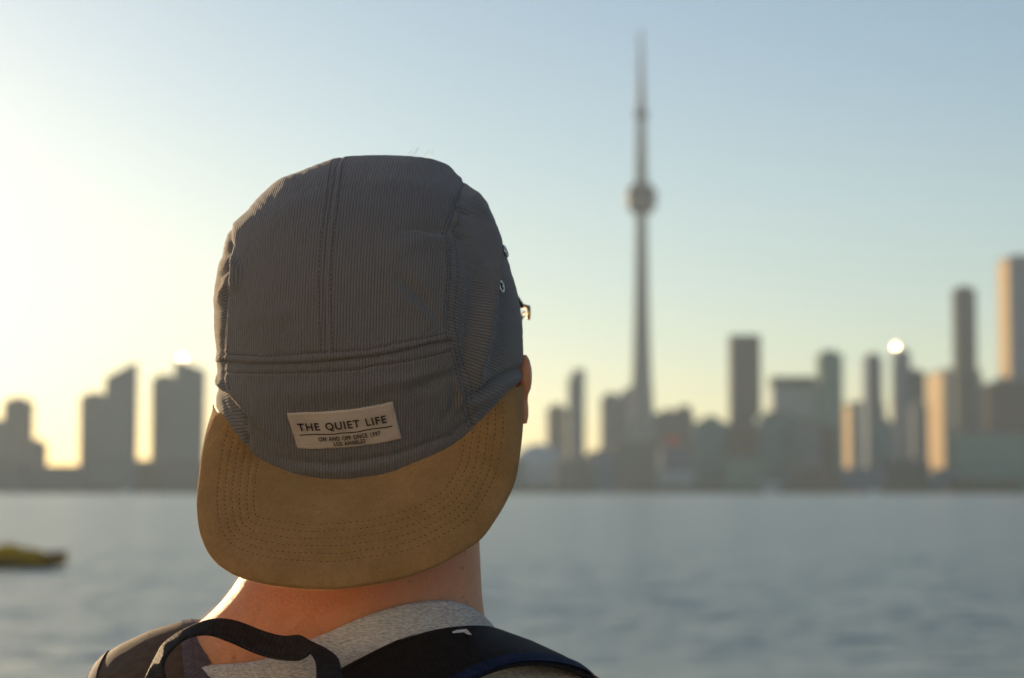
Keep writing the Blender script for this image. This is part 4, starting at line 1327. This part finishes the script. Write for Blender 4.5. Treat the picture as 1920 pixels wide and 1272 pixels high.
V, Q = surface_nets(axis((HX - .26, HX + .26, .012)), axis((1.14, 1.52, .012)), axis((.05, 1.0, .014)), trousers, 1)
mesh('trousers', V, Q, MAT['denim'], person)
for s in (-1, 1):
    def shoe(x, y, z, s=s):
        d = smin(ell(x, y, z, (HX + s * .115, 1.36, .045), (.048, .135, .045)), ell(x, y, z, (HX + s * .11, 1.30, .075), (.045, .06, .06)), .03)
        return np.maximum(d, .002 - z)
    V, Q = surface_nets(axis((HX + s * .115 - .07, HX + s * .115 + .07, .008)), axis((1.2, 1.53, .01)), axis((-.004, .16, .008)), shoe, 1)
    mesh('shoe', V, Q, MAT['shoe'], person)

# stray hairs over the cap's far edge and the fine down on neck and shoulder
b = MB()
for x0, y0, x1, y1 in ((762, 294, 776, 279), (770, 294, 787, 276), (776, 295, 784, 273), (793, 296, 806, 281), (801, 296, 813, 282), (808, 296, 812, 284)):
    p0, p1 = W(x0, y0, 1.345), W(x1, y1, 1.338); mid = (p0 + p1) / 2 + np.array([.0008, 0, .0009])
    b.tube([p0, mid, p1], [.00009, .00008, .00003], 4)
b.build('hair_strand', MAT['hair'], person, True)['label'] = 'few loose hairs above the cap'

pv_ = np.array([v.co for v in person.data.vertices]); pn_ = np.array([v.normal for v in person.data.vertices])
cc = pv_ - np.array([0, 0, CAMZ])
dd = cc[:, 1] * CP + cc[:, 2] * SP; uu = -cc[:, 1] * SP + cc[:, 2] * CP
ppx = cc[:, 0] / dd * F + 960; ppy = 636 - uu / dd * F
sel = np.nonzero((ppy > 1020) & (ppy < 1262) & (ppx > 375) & (ppx < 620) & (pn_[:, 0] < -.15) & (dd < 1.36))[0]
V, Fc = [], []
r = np.random.default_rng(5)
for k in r.choice(sel, min(11000, len(sel) * 9)):
    p = pv_[k] + r.normal(0, .0014, 3); n = pn_[k]
    p = p - n * np.dot(p - pv_[k], n)
    d = n * .6 + np.array([-.25, -.15, -.75]) * r.uniform(.6, 1.2) + r.normal(0, .2, 3); d /= np.linalg.norm(d)
    L = r.uniform(.0016, .0042); sd = np.cross(d, n); sd /= np.linalg.norm(sd) + 1e-9
    n0 = len(V); V += [p - sd * .00008, p + sd * .00008, p + d * L]; Fc.append((n0, n0 + 1, n0 + 2))
sel = np.nonzero((ppy > 1040) & (ppy < 1250) & (ppx > 400) & (ppx < 905) & (pn_[:, 1] < -.1))[0]
for k in r.choice(sel, 3500):
    p = pv_[k] + r.normal(0, .0016, 3); n = pn_[k]; p = p - n * np.dot(p - pv_[k], n)
    d = n * .5 + np.array([.1, 0, -.8]) + r.normal(0, .25, 3); d /= np.linalg.norm(d)
    L = r.uniform(.0010, .0028); sd = np.cross(d, n); sd /= np.linalg.norm(sd) + 1e-9
    n0 = len(V); V += [p - sd * .00004, p + sd * .00004, p + d * L]; Fc.append((n0, n0 + 1, n0 + 2))
tag(mesh('fine_hair', np.array(V), Fc, MAT['fuzz'], person, smooth=False), kind='stuff', label='fine blond down on the neck')
# cropped hair on the nape under the brim
sel = np.nonzero((ppy > 930) & (ppy < 1080) & (ppx > 470) & (ppx < 690) & (pn_[:, 1] < -.2))[0]
V, Fc = [], []
for k in r.choice(sel, 2600):
    p = pv_[k] + r.normal(0, .0012, 3); n = pn_[k]
    den = np.clip((1096 - ppy[k]) / 45, .04, 1)
    if r.random() > den: continue
    d = n * .45 + np.array([0, -.1, -1.0]) + r.normal(0, .25, 3); d /= np.linalg.norm(d)
    L = r.uniform(.003, .006); sd = np.cross(d, n); sd /= np.linalg.norm(sd) + 1e-9
    n0 = len(V); V += [p - sd * .00006, p + sd * .00006, p + d * L]; Fc.append((n0, n0 + 1, n0 + 2))
tag(mesh('nape_hair', np.array(V), Fc, MAT['hair'], person, smooth=False), kind='stuff', label='short hair at the nape under the brim')

# ------------------------------------------------------------------ sunglasses
G0 = from_head((0, .104, .020))
gl = empty('sunglasses', G0, 'sunglasses with gold rim corner showing beside the cap', 'sunglasses')
hd = lambda p: from_head(p)
for s in (-1, 1):
    pts = [hd((s * (.036 + .027 * math.cos(a)), .106 - .004 * abs(math.cos(a)), .012 + .021 * math.sin(a))) for a in np.linspace(0, 2 * math.pi, 25)]
    b = MB(); b.tube(pts, .0016, 8); rim = b.build('rim', MAT['acetate'], gl, True)
    V = [hd((s * .036, .107, .012))] + pts[:-1]
    V2 = V + [np.array(v) + (hd((0, .0012, 0)) - hd((0, 0, 0))) for v in V]; nn_ = len(V)
    Fc = [(0, i, i % 24 + 1) for i in range(1, 25)] + [(nn_, nn_ + i % 24 + 1, nn_ + i) for i in range(1, 25)]
    mesh('lens', np.array(V2), Fc, M('lens_tint', (0.03, 0.035, 0.03), 0.08), rim)
cr = W(991, 576, 1.405)                                   # outer hinge corner seen beyond the cap
for s in (-1, 1):
    hp = cr if s > 0 else hd((-.071, .098, .020))
    b = MB(); b.tube([hd((s * .060, .104, .026)), hp + np.array([-.004 * s, .003, .0006])], .0017, 8); b.build('brow_bar', MAT['acetate'], gl, True)
    b = MB(); b.tube([hp + np.array([-.003 * s, .001, .0008]), hp + np.array([0, 0, 0]), hp + np.array([.0003 * s, -.0005, -.004]), hp + np.array([0, -.001, -.0085])], [.0013, .0015, .0013, .0010], 10); b.build('hinge_corner', MAT['gold'], gl, True)
    ear_p = np.array([HX + (.082 if s > 0 else -.066), 1.29 if s > 0 else 1.33, 1.675])
    b = MB(); b.tube([hp + np.array([-.003 * s, -.001, -.004]), hp * .6 + ear_p * .4 + np.array([-.003 * s, 0, 0]), ear_p], [.0016, .0014, .0014], 8); b.build('temple_arm', M('clear_acetate', (0.62, 0.64, 0.60), 0.25), gl, True)
b = MB(); b.tube([hd((-.010, .107, .018)), hd((0, .111, .021)), hd((.010, .107, .018))], .0016, 8); b.build('bridge', MAT['gold'], gl, True)


# ------------------------------------------------------------------ backpack
def loft(stA, stB, thick, name, mat, parent, bulge=0.0, n=160, nw=36, closed_round=True, uvrot=False, up=None):
    """padded band between two edge curves given as world points"""
    def cr(P, n):
        P = np.asarray(P, float)
        Pe = np.vstack([2 * P[0] - P[1], P, 2 * P[-1] - P[-2]])
        s = np.linspace(0, len(P) - 1 - 1e-9, n); i = s.astype(int); t_ = (s - i)[:, None]
        p0, p1, p2, p3 = Pe[i], Pe[i + 1], Pe[i + 2], Pe[i + 3]
        return .5 * (2 * p1 + (p2 - p0) * t_ + (2 * p0 - 5 * p1 + 4 * p2 - p3) * t_**2 + (3 * p1 - p0 - 3 * p2 + p3) * t_**3)
    A, B = cr(stA, n), cr(stB, n)
    wv = B - A; wl_ = np.linalg.norm(wv, axis=1, keepdims=True); wd = wv / wl_
    tg_ = np.gradient((A + B) / 2, axis=0); nr_ = np.cross(tg_, wd); nr_ /= np.linalg.norm(nr_, axis=1, keepdims=True)
    if up is not None and np.sum(nr_[n // 2] * up) < 0: nr_ = -nr_
    ang = np.linspace(0, 2 * np.pi, nw, endpoint=False)
    e = .35
    cu_ = np.sign(np.cos(ang)) * np.abs(np.cos(ang)) ** e; cv = np.sign(np.sin(ang)) * np.abs(np.sin(ang)) ** .8
    bl = bulge * (1 - cu_**2)
    V = A[:, None] + wv[:, None] * (.5 - .5 * cu_)[None, :, None] + nr_[:, None] * ((cv * thick / 2 + bl)[None, :, None])
    L = np.r_[0, np.cumsum(np.linalg.norm(np.diff((A + B) / 2, axis=0), axis=1))]
    per = np.stack([np.broadcast_to(((.5 - .5 * cu_)[None] * wl_), (n, nw)), np.broadcast_to(L[:, None], (n, nw))], -1).reshape(-1, 2)
    Fc = grid_faces(n, nw, True)
    Vf = V.reshape(-1, 3)
    ob = mesh(name, Vf, Fc, mat, parent, uv=per)
    return ob, A, B, nr_, wd


def WW(lst): return np.array([W(*p) for p in lst])


PK_ORG = np.array([HX - .02, 1.08, 1.20])
pack = empty('backpack', PK_ORG, 'dark backpack with padded straps and a webbing grab loop', 'backpack')
DN = np.array([0, 0, -1.0])
# right strap (image right)
A = [(500, 1352, 1.165), (640, 1262, 1.200), (757, 1203, 1.226), (826, 1176.5, 1.250), (880, 1175, 1.280), (900, 1200, 1.325), (900, 1300, 1.385), (890, 1500, 1.43)]
B = [(720, 1380, 1.150), (868, 1286, 1.182), (957, 1250, 1.205), (1040, 1248, 1.240), (1108, 1270, 1.280), (1120, 1305, 1.330), (1110, 1410, 1.39), (1080, 1600, 1.43)]
# carry on down the chest and back under the arm
A2 = np.vstack([WW(A), [[HX + .085, 1.45, 1.20], [HX + .14, 1.43, 1.02], [HX + .17, 1.30, .96], [HX + .15, 1.17, .95]]])
B2 = np.vstack([WW(B), [[HX + .145, 1.44, 1.18], [HX + .17, 1.42, 1.00], [HX + .185, 1.30, .93], [HX + .16, 1.16, .92]]])
st, Ac, Bc, nr, wdv = loft(A2, B2, .007, 'shoulder_strap', MAT['blackcloth'], pack, .003, 260, 40, up=np.array([0, -1, 1.]))
st['label'] = 'black padded strap over the right shoulder'


def edge_tape(Ac, Bc, nr, k0, k1, w0, w1, off, name, mat, parent, bulge, thick):
    n = k1 - k0; f = np.linspace(w0, w1, 10)
    wv = Bc - Ac
    V = []
    for i in range(k0, k1):
        for q in f:
            cu_ = 1 - 2 * q
            pr = max(0, 1 - min(1, abs(cu_)) ** (1 / .35 * 1.0)) ** .5
            V.append(Ac[i] + wv[i] * q + nr[i] * (thick / 2 * max(.25, pr) ** .8 + bulge * (1 - cu_**2) + off))
    V = np.array(V); wl_ = np.linalg.norm(wv, axis=1)
    uv = np.array([(q * wl_[i], i * .0016) for i in range(k0, k1) for q in f])
    nv_ = len(V)
    low = np.array([V[(i - k0) * 10 + j] - nr[i] * .0012 for i in range(k0, k1) for j in range(10)])
    Fc = np.concatenate([grid_faces(n, 10), grid_faces(n, 10)[:, ::-1] + nv_])
    return mesh(name, np.vstack([V, low]), Fc, mat, parent, uv=np.vstack([uv, uv]))


edge_tape(Ac, Bc, nr, 10, 120, -.015, .055, .0012, 'edge_binding', MAT['blackcloth'], st, .003, .007)
edge_tape(Ac, Bc, nr, 10, 120, .90, 1.01, .0014, 'edge_binding', MAT['navy'], st, .003, .007)['label'] = 'navy binding along the strap edge'
# white printed mark
lp = [(847.5, 1185.5), (856, 1182), (866, 1181), (875, 1180.3), (878, 1186), (884.5, 1191), (876, 1190), (870, 1186), (865, 1185), (849.7, 1187.5)]
nst = np.array([v.co for v in st.data.vertices]) + ORIGIN[st.name]
cc = nst - np.array([0, 0, CAMZ]); dd = cc[:, 1] * CP + cc[:, 2] * SP; uu = -cc[:, 1] * SP + cc[:, 2] * CP
sx_, sy_ = cc[:, 0] / dd * F + 960, 636 - uu / dd * F
V = []
for x, y in lp:
    d2 = (sx_ - x) ** 2 + (sy_ - y) ** 2
    dm = np.min(dd[d2 < 144])
    V.append(W(x, y, dm - .0040))
V = np.array(V); Vb = V + np.array([0, .0034, 0])
mesh('printed_mark', np.vstack([V, Vb]), [tuple(range(10)), tuple(range(10, 20))[::-1]] + [(i, (i + 1) % 10, 10 + (i + 1) % 10, 10 + i) for i in range(10)], MAT['whiteprint'], st, smooth=False)['label'] = 'small white wing-shaped mark'
# left strap (image left)
A = [(440, 1500, 1.165), (412, 1385, 1.200), (396, 1290, 1.232), (388, 1226, 1.258), (385, 1176, 1.292), (386, 1184, 1.335), (400, 1280, 1.395), (410, 1480, 1.43)]
B = [(215, 1520, 1.150), (180, 1425, 1.185), (160, 1340, 1.222), (164, 1284, 1.252), (188, 1246, 1.292), (196, 1264, 1.340), (215, 1360, 1.40), (250, 1560, 1.43)]
A2 = np.vstack([WW(A), [[HX - .085, 1.45, 1.20], [HX - .14, 1.43, 1.02], [HX - .17, 1.30, .96], [HX - .15, 1.17, .95]]])
B2 = np.vstack([WW(B), [[HX - .145, 1.44, 1.18], [HX - .17, 1.42, 1.00], [HX - .185, 1.30, .93], [HX - .16, 1.16, .92]]])
st2, Ac, Bc, nr, wdv = loft(A2, B2, .008, 'shoulder_strap', MAT['twill'], pack, .0045, 260, 40, up=np.array([0, -1, 1.]))
st2['label'] = 'brown padded strap over the left shoulder'
edge_tape(Ac, Bc, nr, 6, 150, -.012, .185, .0014, 'edge_binding', MAT['tape'], st2, .0045, .008)['label'] = 'grey binding tape along the strap edge'
edge_tape(Ac, Bc, nr, 6, 150, .90, 1.012, .0016, 'edge_binding', MAT['tape'], st2, .0045, .008)
# stitch row on the tape
P = np.array([Ac[i] + (Bc[i] - Ac[i]) * .10 + nr[i] * .0062 for i in range(10, 130)]); 
v, f = stitch_mesh(P, nr[10:130], .0034, .0022, .0007, .0005, 91)
tag(mesh('tape_stitching', np.array(v), f, MAT['tape'], st2), kind='stuff')

# grab loop
U = [(262, 1292, 1.150), (282, 1252, 1.160), (295, 1227, 1.166), (309, 1206, 1.171), (346, 1181, 1.180), (396, 1162, 1.190), (440, 1164, 1.195), (498, 1185, 1.196), (533, 1193, 1.194), (562, 1191.5, 1.190), (586, 1204, 1.184), (612, 1218, 1.178), (632, 1233, 1.170), (640, 1256, 1.160), (645, 1290, 1.150)]
Lw = [(318, 1300, 1.140), (308, 1258, 1.146), (309, 1240, 1.152), (322, 1219, 1.158), (350, 1197, 1.166), (390, 1191, 1.172), (430, 1204, 1.176), (478, 1225, 1.178), (516, 1236, 1.177), (556, 1239, 1.174), (572, 1232, 1.168), (580, 1224, 1.164), (590, 1238, 1.158), (593, 1258, 1.152), (592, 1292, 1.142)]
hl, Ac, Bc, nr, wdv = loft(WW(U), WW(Lw), .0024, 'grab_loop', MAT['web'], pack, 0.0, 240, 30)
hl['label'] = 'arched dark webbing grab loop'
SV, SF = [], []
for q in (.14, .86):
    P = np.array([Ac[i] + (Bc[i] - Ac[i]) * q for i in range(78, 180)])
    sg = np.sign(np.sum(nr[78:180] * (np.array([0, 0, CAMZ]) - P), 1))[:, None]
    P = P + nr[78:180] * sg * .0009
    v, f = stitch_mesh(P, nr[78:180] * sg, .0030, .0020, .0005, .0003, 95)
    SF += [tuple(i + len(SV) for i in ff) for ff in f]; SV += v
tag(mesh('loop_stitching', np.array(SV), SF, MAT['web'], hl), kind='stuff')


# pack body below the frame
def bagf(x, y, z):
    qx, qy, qz = np.abs(x - (HX - .01)) - .10, np.abs(y - 1.085) - .03, np.abs(z - 1.19) - .18
    d = np.sqrt(np.maximum(qx, 0) ** 2 + np.maximum(qy, 0) ** 2 + np.maximum(qz, 0) ** 2) + np.minimum(np.maximum(qx, np.maximum(qy, qz)), 0) - .065
    return d


V, Q = surface_nets(axis((HX - .2, HX + .18, .012)), axis((.96, 1.21, .012)), axis((.92, 1.46, .012)), bagf, 1)
ob = mesh('pack_body', V, Q, MAT['blackcloth'], pack, uv=V[:, [0, 2]])
def pocket(x, y, z): 
    qx, qy, qz = np.abs(x - (HX - .01)) - .085, np.abs(y - .99) - .012, np.abs(z - 1.10) - .09
    return np.sqrt(np.maximum(qx, 0) ** 2 + np.maximum(qy, 0) ** 2 + np.maximum(qz, 0) ** 2) + np.minimum(np.maximum(qx, np.maximum(qy, qz)), 0) - .03
V, Q = surface_nets(axis((HX - .16, HX + .14, .012)), axis((.93, 1.05, .010)), axis((.96, 1.24, .012)), pocket, 1)
mesh('pack_pocket', V, Q, MAT['navy'], pack, uv=V[:, [0, 2]])
